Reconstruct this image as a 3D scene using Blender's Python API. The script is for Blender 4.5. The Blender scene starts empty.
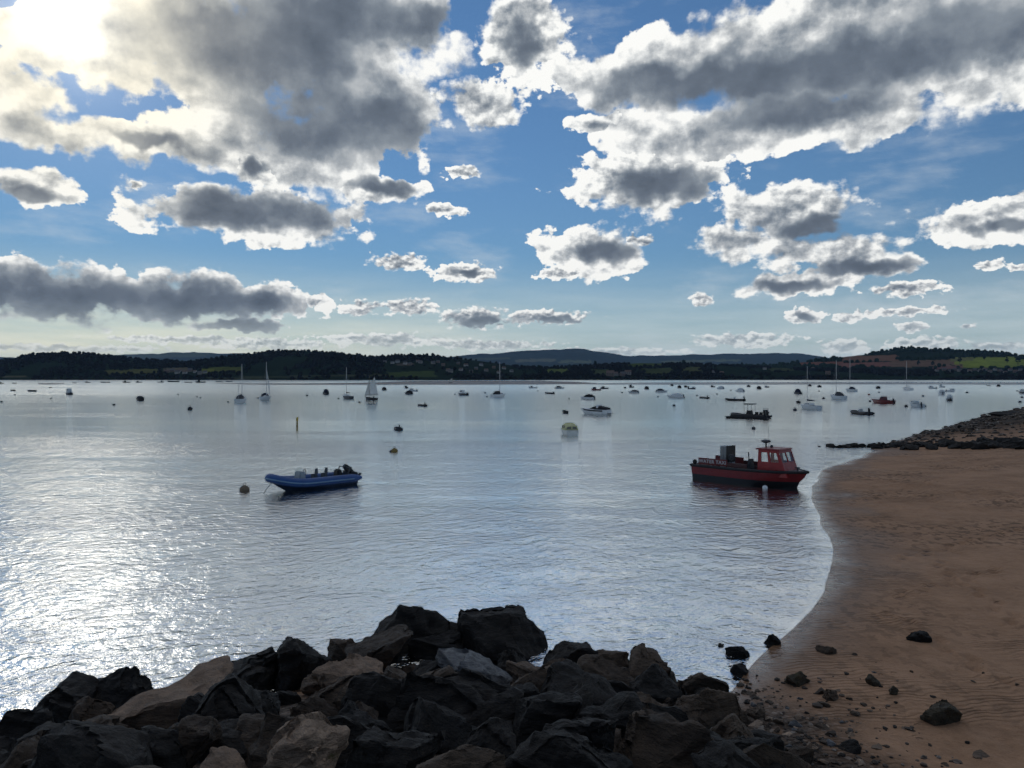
import bpy, bmesh, math, random
import numpy as np
from mathutils import Vector, Matrix, noise as mnoise

scene = bpy.context.scene
COL = scene.collection
R = math.radians
EYE = 6.3          # eye height above the water
FPX = 740.0        # focal length in photo pixels
HORIZON = 378.0    # row of the horizon in the photo
SUN_AZ, SUN_EL = R(-30.6), R(22.5)

# ------------------------------------------------------------------ nodes
class NB:
    """terse node builder"""
    def __init__(self, nt, dims2=False):
        self.nt = nt
        self.n = nt.nodes
        self.l = nt.links
        self.dims2 = dims2
    def new(self, t, **kw):
        nd = self.n.new(t)
        for k, v in kw.items():
            setattr(nd, k, v)
        return nd
    def put(self, sock, v):
        if v is None:
            return
        if isinstance(v, bpy.types.NodeSocket):
            self.l.new(v, sock)
        else:
            try:
                sock.default_value = v
            except Exception:
                sock.default_value = (v[0], v[1], v[2], 1.0)
    def m(self, op, a, b=None, c=None, clamp=False):
        nd = self.new('ShaderNodeMath', operation=op, use_clamp=clamp)
        for s, v in zip(nd.inputs, (a, b, c)):
            self.put(s, v)
        return nd.outputs[0]
    def v(self, op, a, b=None, c=None, scale=None):
        nd = self.new('ShaderNodeVectorMath', operation=op)
        for s, x in zip(nd.inputs, (a, b, c)):
            self.put(s, x)
        if scale is not None:
            self.put(nd.inputs['Scale'], scale)
        return nd.outputs[1] if op in ('LENGTH', 'DOT_PRODUCT', 'DISTANCE') else nd.outputs[0]
    def noise(self, vec, scale, detail=4, rough=0.5, dist=0.0, lac=2.0, color=False, w=None):
        nd = self.new('ShaderNodeTexNoise')
        if self.dims2:
            nd.noise_dimensions = '2D'
        if w is not None:
            nd.noise_dimensions = '4D'
            self.put(nd.inputs['W'], w)
        self.put(nd.inputs['Vector'], vec)
        nd.inputs['Scale'].default_value = scale
        nd.inputs['Detail'].default_value = detail
        nd.inputs['Roughness'].default_value = rough
        nd.inputs['Lacunarity'].default_value = lac
        nd.inputs['Distortion'].default_value = dist
        return nd.outputs['Color'] if color else nd.outputs[0]
    def voro(self, vec, scale, detail=0, rough=0.5, feature='F1', smooth=0.5, rnd=1.0, out='Distance'):
        nd = self.new('ShaderNodeTexVoronoi', feature=feature)
        if self.dims2:
            nd.voronoi_dimensions = '2D'
        self.put(nd.inputs['Vector'], vec)
        nd.inputs['Scale'].default_value = scale
        nd.inputs['Detail'].default_value = detail
        nd.inputs['Roughness'].default_value = rough
        nd.inputs['Randomness'].default_value = rnd
        if feature == 'SMOOTH_F1':
            nd.inputs['Smoothness'].default_value = smooth
        return nd.outputs[out]
    def ss(self, x, lo, hi, to0=0.0, to1=1.0, kind='SMOOTHSTEP'):
        nd = self.new('ShaderNodeMapRange', interpolation_type=kind)
        nd.clamp = True
        self.put(nd.inputs[0], x)
        for i, v in zip((1, 2, 3, 4), (lo, hi, to0, to1)):
            self.put(nd.inputs[i], v)
        return nd.outputs[0]
    def mix(self, f, a, b, blend='MIX'):
        nd = self.new('ShaderNodeMix', data_type='RGBA', blend_type=blend)
        self.put(nd.inputs[0], f)
        self.put(nd.inputs[6], a)
        self.put(nd.inputs[7], b)
        return nd.outputs[2]
    def ramp(self, f, stops, interp='LINEAR'):
        nd = self.new('ShaderNodeValToRGB')
        cr = nd.color_ramp
        cr.interpolation = interp
        while len(cr.elements) < len(stops):
            cr.elements.new(0.5)
        for e, (p, c) in zip(cr.elements, stops):
            e.position = p
            e.color = (c[0], c[1], c[2], 1.0)
        self.put(nd.inputs[0], f)
        return nd.outputs[0]
    def xyz(self, x, y, z=0.0):
        nd = self.new('ShaderNodeCombineXYZ')
        for s, v in zip(nd.inputs, (x, y, z)):
            self.put(s, v)
        return nd.outputs[0]
    def sep(self, vec):
        nd = self.new('ShaderNodeSeparateXYZ')
        self.put(nd.inputs[0], vec)
        return nd.outputs
# ------------------------------------------------------------------ camera, light, sky
def build_camera():
    cam = bpy.data.cameras.new('camera')
    ob = bpy.data.objects.new('camera', cam)
    COL.objects.link(ob)
    cam.sensor_fit = 'HORIZONTAL'
    cam.sensor_width = 36.0
    cam.lens = 36.0 * FPX / 1024.0
    cam.clip_start = 0.1
    cam.clip_end = 60000.0
    ob.location = (0, 0, EYE)
    tilt = math.atan((384.0 - HORIZON) / FPX)
    ob.rotation_euler = (R(90) - tilt, 0, 0)
    scene.camera = ob

# clouds of the day, as (column, row, half width, half height) seen from the sea wall, turned into azimuth/elevation below
CLOUDS_LARGE = [
    (265, 55, 150, 62), (370, 112, 68, 56), (340, 25, 130, 50), (420, 40, 44, 40), (205, 20, 80, 45),
    (98, 48, 88, 56), (35, 95, 62, 24), (0, 20, 40, 16), (120, 138, 66, 22), (320, 160, 80, 34), (230, 120, 60, 40),
    (760, 62, 180, 50), (900, 55, 170, 50), (650, 70, 85, 42), (830, 112, 120, 36), (690, 140, 82, 24), (1010, 50, 110, 52),
    (600, 82, 44, 34), (880, 8, 160, 36), (640, 128, 60, 20), (300, 170, 70, 16), (30, 88, 62, 40), (60, 140, 80, 18), (180, 150, 70, 20),
]
CLOUDS_MID = [
    (525, 40, 44, 46), (650, 180, 82, 34), (485, 105, 42, 24), (250, 214, 122, 28), (30, 185, 54, 18), (380, 190, 42, 14), (258, 168, 26, 18),
    (40, 291, 120, 31), (170, 297, 112, 26), (262, 302, 52, 17), (320, 302, 14, 8), (590, 250, 54, 27), (790, 212, 70, 32), (742, 240, 46, 20),
    (830, 252, 70, 18), (800, 284, 66, 12), (860, 268, 66, 12), (985, 224, 76, 22), (600, 124, 36, 12), (240, 325, 54, 6), (1040, 210, 40, 18),
]
CLOUDS_SMALL = [
    (398, 262, 28, 9), (465, 273, 33, 10), (315, 301, 12, 7), (358, 308, 22, 8), (410, 307, 28, 9), (478, 318, 36, 12), (545, 317, 44, 7),
    (700, 299, 13, 7), (803, 316, 20, 9), (848, 318, 17, 5), (905, 289, 38, 8), (990, 265, 14, 6), (1018, 267, 12, 4),
    (912, 327, 16, 5), (900, 312, 50, 4), (968, 327, 9, 4), (740, 340, 50, 7), (842, 346, 26, 8), (925, 344, 44, 7), (1000, 346, 44, 5),
    (270, 344, 70, 6), (390, 340, 66, 7), (490, 345, 70, 5), (136, 186, 8, 4), (462, 172, 18, 7), (446, 210, 22, 7), (640, 240, 16, 6), (560, 275, 22, 6),
    (60, 348, 120, 4), (180, 340, 80, 4), (600, 352, 90, 4),
]
CLOUDS_DARK = [
    (255, 48, 128, 56), (340, 18, 110, 34), (325, 118, 84, 42), (395, 135, 32, 36), (384, 188, 34, 9), (256, 168, 14, 9), (252, 212, 108, 19), (430, 22, 26, 20),
    (40, 297, 150, 28), (180, 303, 120, 22), (264, 306, 48, 12), (240, 326, 60, 8), (860, 66, 200, 28), (720, 84, 130, 20), (980, 25, 130, 34),
    (800, 110, 90, 20), (668, 184, 52, 18), (524, 44, 20, 26), (604, 252, 30, 12), (825, 228, 52, 12), (850, 268, 62, 8), (790, 287, 44, 7),
    (1005, 226, 42, 9), (468, 273, 20, 5), (484, 321, 32, 7), (552, 319, 36, 4), (30, 195, 30, 8), (805, 317, 10, 4), (150, 142, 40, 8), (650, 80, 40, 16),
]

def sky_ellipse(c):
    cx, cy, rx, ry = c
    u, v = (cx - 512) / FPX, (HORIZON - cy) / FPX
    az = math.atan(u)
    el = math.atan(v * math.cos(az))
    return az, el, rx / FPX * math.cos(az) ** 2, ry / FPX * math.cos(az) * math.cos(el) ** 2

def build_world(strength=0.15, gain=2.0):
    w = bpy.data.worlds.new('World')
    scene.world = w
    w.use_nodes = True
    nt = w.node_tree
    nt.nodes.clear()
    b = NB(nt, True)
    out = b.new('ShaderNodeOutputWorld')
    bg = b.new('ShaderNodeBackground')
    b.l.new(bg.outputs[0], out.inputs[0])
    bg.inputs[1].default_value = strength
    sky = b.new('ShaderNodeTexSky')
    sky.sky_type = 'NISHITA'
    sky.sun_disc = False
    sky.sun_elevation = SUN_EL
    sky.sun_rotation = SUN_AZ
    sky.altitude = 0
    sky.air_density = 1.0
    sky.dust_density = 0.0
    sky.ozone_density = 3.0
    D = b.v('NORMALIZE', b.new('ShaderNodeTexCoord').outputs['Generated'])
    s = b.sep(D)
    az = b.m('ARCTAN2', s[0], s[1])
    el = b.m('ARCSINE', s[2])
    P = b.xyz(az, el)
    # slow warp gives every cloud its own outline
    w1 = b.v('SUBTRACT', b.noise(P, 7, 2, 0.5, color=True), (0.5, 0.5, 0.5))
    w2 = b.v('SUBTRACT', b.noise(P, 26, 3, 0.55, color=True), (0.5, 0.5, 0.5))
    PW = b.v('MULTIPLY_ADD', w1, (0.09, 0.045, 0), P)
    PA = b.v('MULTIPLY_ADD', w2, (0.055, 0.045, 0), PW)
    PB = b.v('MULTIPLY_ADD', w2, (0.040, 0.026, 0), P)
    w3 = b.v('SUBTRACT', b.noise(P, 75, 2, 0.55, color=True), (0.5, 0.5, 0.5))
    PC = b.v('MULTIPLY_ADD', w3, (0.016, 0.010, 0), P)
    def field(lst, pos, k):
        acc = None
        for c in lst:
            a, e, ra, re = sky_ellipse(c)
            q = b.v('MULTIPLY_ADD', pos, (1 / ra, 1 / re, 0), (-a / ra, -e / re, 0))
            ln = b.v('LENGTH', q)
            acc = ln if acc is None else b.m('SMOOTH_MIN', acc, ln, k)
        return acc
    la, lb, lc = field(CLOUDS_LARGE, PA, 0.35), field(CLOUDS_MID, PB, 0.3), field(CLOUDS_SMALL, PC, 0.2)
    ld = field(CLOUDS_DARK, b.v('MULTIPLY_ADD', w2, (0.045, 0.03, 0), P), 0.4)
    # elsewhere in the sky (overhead, behind): made-up broken cloud, toned for the light it sends
    hi = b.noise(b.v('MULTIPLY', P, (1.0, 1.8, 1)), 3.2, 3, 0.5)
    outside = b.m('MAXIMUM', b.ss(el, 0.47, 0.62), b.ss(b.m('ABSOLUTE', az), 0.62, 0.8))
    lg = b.m('SUBTRACT', 1.0, b.m('MULTIPLY', b.m('SUBTRACT', hi, 0.52), 6.0))
    lg = b.m('ADD', lg, b.m('MULTIPLY', b.m('SUBTRACT', 1.0, outside), 5.0))
    la = b.m('MINIMUM', la, b.m('MAXIMUM', lg, 0.0))
    # billows: the same noise seen a step nearer the sun gives lit and shaded sides
    tosun = Vector((-0.5, 0.87, 0))
    def billow(scale, asp, step):
        def at(pos):
            q = b.v('MULTIPLY', pos, (1, asp, 1))
            f = b.noise(q, scale, 8, 0.585)
            g = b.voro(b.v('MULTIPLY_ADD', w3, (0.012, 0.012, 0), q), scale * 1.7, 1, 0.5, 'F1')
            return b.m('SUBTRACT', f, b.m('MULTIPLY', g, 0.20))
        f0 = at(P)
        f1 = at(b.v('ADD', P, tuple(tosun * step)))
        return f0, b.m('SUBTRACT', f0, f1)
    fa, ra_ = billow(11, 1.3, 0.016)
    fb, rb_ = billow(22, 1.4, 0.009)
    fc, rc_ = billow(50, 1.7, 0.004)
    def dens(ln, f, amp, bias):
        # 1 - ln is the cloud's body, f its billows
        return b.m('ADD', b.m('MULTIPLY_ADD', f, amp, bias), b.m('SUBTRACT', 1.0, ln))
    da, db, dc = dens(la, fa, 1.7, -0.53), dens(lb, fb, 1.6, -0.50), dens(lc, fc, 1.7, -0.55)
    dab = b.m('MAXIMUM', da, db)
    d = b.m('MAXIMUM', dab, dc)
    isb = b.m('GREATER_THAN', db, da)
    isc = b.m('GREATER_THAN', dc, dab)
    def pick(x, y, z):
        t = b.m('MULTIPLY_ADD', isb, b.m('SUBTRACT', y, x), x)
        return b.m('MULTIPLY_ADD', isc, b.m('SUBTRACT', z, t), t)
    relief = pick(ra_, rb_, rc_)
    fine = pick(fa, fb, fc)
    soft = b.noise(P, 9, 3, 0.55)
    alpha = b.ss(d, 0.0, b.ss(soft, 0.35, 0.65, 0.10, 0.42))
    alpha = b.m('MULTIPLY', alpha, b.ss(el, 0.0, 0.10, 0.45, 1.0))
    # how much cloud the light has come through
    thick = b.ss(d, 0.10, 1.15, kind='LINEAR')
    core = b.ss(b.m('MULTIPLY_ADD', fine, 0.5, b.m('SUBTRACT', 1.15, ld)), 0.0, 0.85)
    depth = b.m('ADD', b.m('MULTIPLY', thick, 0.42), b.m('MULTIPLY', core, 0.50))
    depth = b.m('SUBTRACT', depth, b.m('MULTIPLY', relief, b.m('MULTIPLY_ADD', core, -1.1, 1.7)))
    depth = b.m('ADD', depth, b.m('MULTIPLY', b.m('SUBTRACT', b.noise(P, 9, 4, 0.55), 0.5), 0.7))
    depth = b.m('MAXIMUM', b.m('ADD', depth, b.m('MULTIPLY_ADD', b.m('MULTIPLY', b.ss(b.m('ABSOLUTE', az), 0.9, 1.5), b.ss(el, 1.25, 0.8)), 0.75, b.m('MULTIPLY', outside, -0.12))), 0.0)  # unseen cloud behind darkened to cut ambient light, overhead lightened to raise it
    # nearness to the sun
    sd = Vector((math.sin(SUN_AZ) * math.cos(SUN_EL), math.cos(SUN_AZ) * math.cos(SUN_EL), math.sin(SUN_EL)))
    ang = b.m('ARCCOSINE', b.v('DOT_PRODUCT', D, tuple(sd)))
    near = b.m('POWER', 2.718, b.m('MULTIPLY', b.m('MULTIPLY', ang, ang), -1 / (0.14 ** 2)))
    disc = b.m('POWER', 2.718, b.m('MULTIPLY', b.m('MULTIPLY', ang, ang), -1 / (0.045 ** 2)))
    S = gain / strength         # the sky's own brightness; the camera is stopped down to suit
    cloud = b.ramp(depth, [(0.0, (0.95, 0.95, 0.92)), (0.10, (0.76, 0.775, 0.77)), (0.27, (0.46, 0.485, 0.505)), (0.5, (0.235, 0.27, 0.31)), (0.75, (0.13, 0.158, 0.20)), (1.0, (0.09, 0.112, 0.145))])
    cloud = b.mix(b.m('MULTIPLY', near, b.m('SUBTRACT', 1.0, b.m('MINIMUM', depth, 1.0))), cloud, (0.98, 0.88, 0.64))
    lowband = b.ss(el, 0.10, 0.0)
    cloud = b.mix(b.m('MULTIPLY', lowband, 0.35), cloud, (0.62, 0.66, 0.66))
    cloud = b.v('SCALE', cloud, scale=S)
    # clear sky, paler towards the horizon, cream below the sun
    base = b.v('SCALE', sky.outputs[0], scale=0.1)
    base = b.v('MULTIPLY', base, (0.74, 0.93, 1.06))
    lum = b.v('DOT_PRODUCT', base, (0.4, 0.4, 0.2))
    base = b.v('SCALE', base, scale=b.m('DIVIDE', S, b.m('MULTIPLY_ADD', lum, 1.3, 1.0)))
    veil = b.m('MULTIPLY', b.ss(el, 0.17, 0.005), b.m('MULTIPLY_ADD', b.noise(b.v('MULTIPLY', P, (1, 9, 1)), 6, 5, 0.55), 0.8, 0.22))
    creamy = b.ss(az, 0.25, -0.55)
    veilcol = b.mix(creamy, (0.62, 0.70, 0.72), (1.0, 0.96, 0.76))
    base = b.mix(b.m('MINIMUM', b.m('MULTIPLY', veil, 1.15), 0.95), base, b.v('SCALE', veilcol, scale=S))
    cirrus = b.ss(b.noise(b.v('MULTIPLY', P, (1, 3.2, 1)), 5, 6, 0.6), 0.52, 0.8)
    base = b.mix(b.m('MULTIPLY', cirrus, 0.35), base, b.v('SCALE', (0.62, 0.68, 0.72), scale=S))
    colr = b.mix(alpha, base, cloud)
    glow = b.m('MULTIPLY', disc, b.m('SUBTRACT', 1.0, b.m('MULTIPLY', b.m('MINIMUM', depth, 1.0), 0.75)))
    glow = b.m('ADD', b.m('MULTIPLY', glow, 0.9), b.m('MULTIPLY', near, 0.16))
    colr = b.v('ADD', colr, b.v('SCALE', b.v('SCALE', (1.0, 0.97, 0.88), scale=glow), scale=S))
    # the ground below the horizon of the sky is never seen
    b.l.new(colr, bg.inputs[0])
    w.cycles.sampling_method = 'MANUAL'
    w.cycles.sample_map_resolution = 512

def build_sun(energy):
    L = bpy.data.lights.new('sun', 'SUN')
    L.energy = energy
    L.angle = R(7)
    L.color = (1.0, 0.93, 0.82)
    ob = bpy.data.objects.new('sun', L)
    COL.objects.link(ob)
    sd = Vector((math.sin(SUN_AZ) * math.cos(SUN_EL), math.cos(SUN_AZ) * math.cos(SUN_EL), math.sin(SUN_EL)))
    ob.rotation_euler = sd.to_track_quat('Z', 'Y').to_euler()
    ob.location = sd * 200
# ------------------------------------------------------------------ helpers for geometry
def photo_ray(px, py):
    tilt = math.atan((384.0 - HORIZON) / FPX)
    x, y, z = (px - 512) / FPX, 1.0, -(py - 384.0) / FPX
    c, s = math.cos(-tilt), math.sin(-tilt)
    return Vector((x, y * c - z * s, y * s + z * c))

def ground_at(px, py, z=0.0):
    r = photo_ray(px, py)
    t = (z - EYE) / r.z
    return Vector((r.x * t, r.y * t, z))

def at_depth(px, py, depth):
    r = photo_ray(px, py)
    t = depth / r.y
    return Vector((r.x * t, depth, EYE + r.z * t))

def principled(name, color=(0.5, 0.5, 0.5), rough=0.6, metal=0.0, spec=0.5, build=None, vary=0.0, vscale=6.0):
    m = bpy.data.materials.new(name)
    m.use_nodes = True
    nt = m.node_tree
    nt.nodes.clear()
    b = NB(nt)
    out = b.new('ShaderNodeOutputMaterial')
    p = b.new('ShaderNodeBsdfPrincipled')
    b.l.new(p.outputs[0], out.inputs[0])
    p.inputs['Base Color'].default_value = (*color, 1)
    p.inputs['Roughness'].default_value = rough
    p.inputs['Metallic'].default_value = metal
    p.inputs['Specular IOR Level'].default_value = spec
    if vary:
        tc = b.new('ShaderNodeTexCoord').outputs['Object']
        n = b.noise(tc, vscale, 5, 0.6)
        f = b.ss(n, 0.25, 0.75, 1 - vary, 1 + vary, 'LINEAR')
        b.put(p.inputs['Base Color'], b.v('SCALE', (color[0], color[1], color[2]), scale=f))
        b.put(p.inputs['Roughness'], b.ss(b.noise(tc, vscale * 2.3, 4, 0.6), 0.3, 0.7, max(0.05, rough - 0.15), min(1, rough + 0.15), 'LINEAR'))
    if build:
        build(b, p, out)
    return m

def mesh_object(name, verts, faces, mat=None, parent=None, smooth=False):
    me = bpy.data.meshes.new(name)
    me.from_pydata([tuple(v) for v in verts], [], [tuple(f) for f in faces])
    me.update()
    ob = bpy.data.objects.new(name, me)
    COL.objects.link(ob)
    if mat:
        me.materials.append(mat)
    if smooth:
        me.polygons.foreach_set('use_smooth', [True] * len(me.polygons))
    if parent:
        ob.parent = parent
    return ob

def grid_faces(nu, nv):
    i = np.arange(nu - 1)[:, None] * nv + np.arange(nv - 1)[None, :]
    i = i.ravel()
    return np.stack([i, i + nv, i + nv + 1, i + 1], 1)

def np_mesh(name, co, faces, mat=None, smooth=True):
    me = bpy.data.meshes.new(name)
    n, f = len(co), len(faces)
    k = faces.shape[1]
    me.vertices.add(n)
    me.vertices.foreach_set('co', co.astype(np.float32).ravel())
    me.loops.add(f * k)
    me.loops.foreach_set('vertex_index', faces.astype(np.int32).ravel())
    me.polygons.add(f)
    me.polygons.foreach_set('loop_start', np.arange(0, f * k, k, dtype=np.int32))
    me.polygons.foreach_set('use_smooth', np.full(f, smooth))
    me.update(calc_edges=True)
    me.validate()
    ob = bpy.data.objects.new(name, me)
    COL.objects.link(ob)
    if mat:
        me.materials.append(mat)
    return ob

def smoothstep(x, a, b):
    t = np.clip((x - a) / (b - a), 0, 1)
    return t * t * (3 - 2 * t)

# cheap numpy value noise
_rs = np.random.RandomState(7)
_tab = _rs.rand(256, 256)
def vnoise(x, y):
    xi, yi = np.floor(x).astype(int), np.floor(y).astype(int)
    fx, fy = x - xi, y - yi
    fx, fy = fx * fx * (3 - 2 * fx), fy * fy * (3 - 2 * fy)
    a, b = _tab[xi & 255, yi & 255], _tab[(xi + 1) & 255, yi & 255]
    c, d = _tab[xi & 255, (yi + 1) & 255], _tab[(xi + 1) & 255, (yi + 1) & 255]
    return (a * (1 - fx) + b * fx) * (1 - fy) + (c * (1 - fx) + d * fx) * fy
def fbm(x, y, o=4, g=0.5):
    s, a, t = 0, 1.0, 0
    for i in range(o):
        s = s + a * vnoise(x * 2 ** i + 17.3 * i, y * 2 ** i + 9.1 * i)
        t += a
        a *= g
    return s / t

# ------------------------------------------------------------------ shore
SHORE_PX = [(-420, 790), (-200, 770), (0, 740), (100, 722), (200, 706), (300, 690), (400, 676), (500, 678), (600, 686), (680, 694), (730, 690), (750, 669), (770, 650),
            (797, 628), (815, 610), (827, 592), (832, 576), (831, 550), (824, 528), (815, 510), (808, 496), (806, 486), (815, 477), (832, 466), (850, 458.5), (864, 454.5), (876, 450.5),
            (874, 446.5), (885, 442.5), (900, 438), (925, 431.5), (950, 425.5), (975, 419), (1000, 412.5), (1024, 407.5), (1060, 402), (1120, 397)]
SHORE = [ground_at(*p).xy for p in SHORE_PX]
LAND_POLY = [(-60, 12), *[tuple(p) for p in SHORE], (700, 245), (700, -60), (-60, -60)]

def shore_distance(X, Y):
    """signed distance to the waterline, positive inland"""
    shape = X.shape
    X, Y = X.ravel(), Y.ravel()
    best = np.full(X.shape, 1e9)
    pts = [(-60.0, 12.0)] + [tuple(p) for p in SHORE] + [(700.0, 245.0)]
    for (ax, ay), (bx, by) in zip(pts[:-1], pts[1:]):
        dx, dy = bx - ax, by - ay
        t = np.clip(((X - ax) * dx + (Y - ay) * dy) / (dx * dx + dy * dy), 0, 1)
        best = np.minimum(best, np.hypot(X - ax - t * dx, Y - ay - t * dy))
    inside = np.zeros(X.shape, bool)
    n = len(LAND_POLY)
    for i in range(n):
        x1, y1 = LAND_POLY[i]
        x2, y2 = LAND_POLY[(i + 1) % n]
        if y1 == y2:
            continue
        c = ((y1 > Y) != (y2 > Y)) & (X < (x2 - x1) * (Y - y1) / (y2 - y1) + x1)
        inside ^= c
    return np.where(inside, best, -best).reshape(shape)

def land_height(X, Y):
    X, Y = np.asarray(X, float), np.asarray(Y, float)
    s = shore_distance(X, Y)
    edge = s + (fbm(X * 0.22, Y * 0.22, 2) - 0.5) * np.clip(Y * 0.02, 0.3, 1.2)
    beach = np.where(edge > 0, 0.035 * edge + 0.028 * np.clip(edge - 4, 0, 30), 0.09 * edge)
    beach = np.where(edge < -2, -0.18 + 0.16 * (edge + 2), beach)
    beach = np.clip(beach, -2.5, 3.0)
    far = smoothstep(Y, 62, 85)
    beach = beach + far * smoothstep(edge, 0, 9) * 0.9
    relief = (fbm(X * 1.1 + 5, Y * 1.1, 4) - 0.5) * 0.05 + (fbm(X * 0.25, Y * 0.25, 2) - 0.5) * 0.14
    beach = beach + relief * smoothstep(edge, 0.2, 3.0)
    beach = beach + (fbm(X * 2.4 + 31, Y * 2.0, 2) - 0.5) * 0.15 * smoothstep(edge, 1.0, 4.0) * smoothstep(fbm(X * 0.13 + 9, Y * 0.13, 2), 0.40, 0.60)
    beach = beach + far * smoothstep(edge, 0.5, 4) * (fbm(X * 0.35, Y * 0.35, 4, 0.6) - 0.42) * 1.1
    wall = 1 - smoothstep(X, 2.4, 4.4)
    wall = wall * (1 - smoothstep(Y, 24, 30))
    mound = np.clip(0.27 * np.clip(s + 0.3, 0, 99) - 0.1, 0, 4.2)
    return np.where(s > -0.6, beach + wall * mound, beach)

def footprints(X, Y, Z):
    """trails of trodden hollows across the open sand"""
    rs = random.Random(77)
    for (a, b_) in (((895, 600), (1020, 570)), ((1000, 690), (880, 610)), ((870, 480), (1024, 515)), ((850, 505), (1010, 468)), ((1030, 640), (930, 560)), ((900, 560), (1024, 535))):
        p, q = ground_at(*a), ground_at(*b_)
        n = int((q - p).length / 0.62)
        d = (q - p).normalized()
        for i in range(n):
            c = p + d * (i * 0.62 + rs.uniform(-0.08, 0.08)) + Vector((-d.y, d.x, 0)) * (0.13 * (1 if i % 2 else -1) + rs.uniform(-0.05, 0.05))
            # the ground stands a little above the water: shift the trail to where it is seen
            m = (np.abs(X - c.x) < 0.7) & (np.abs(Y - c.y) < 0.7)
            if m.any():
                u = (X[m] - c.x) * d.x + (Y[m] - c.y) * d.y
                v = -(X[m] - c.x) * d.y + (Y[m] - c.y) * d.x
                r2 = (u / 0.20) ** 2 + (v / 0.13) ** 2
                Z[m] += -0.075 * np.exp(-r2) + 0.03 * np.exp(-((np.sqrt(r2) - 1.7) / 0.5) ** 2)
    return Z

def build_beach(mat):
    na, nr = 900, 760
    az = np.linspace(R(-78), R(78), na)
    r = 2.0 * (420 / 2.0) ** (np.linspace(0, 1, nr))
    A, RR = np.meshgrid(az, r, indexing='ij')
    X, Y = RR * np.sin(A), RR * np.cos(A)
    Z = land_height(X, Y)
    Z = np.where(RR > 380, Z - 2, Z)
    Z = footprints(X, Y, Z)
    ob = np_mesh('beach', np.stack([X, Y, Z], -1).reshape(-1, 3), grid_faces(na, nr)[:, ::-1], mat)
    ob['kind'] = 'structure'
    ob['label'] = 'brown sandy beach with pebbles and footprints'
    return ob

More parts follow.
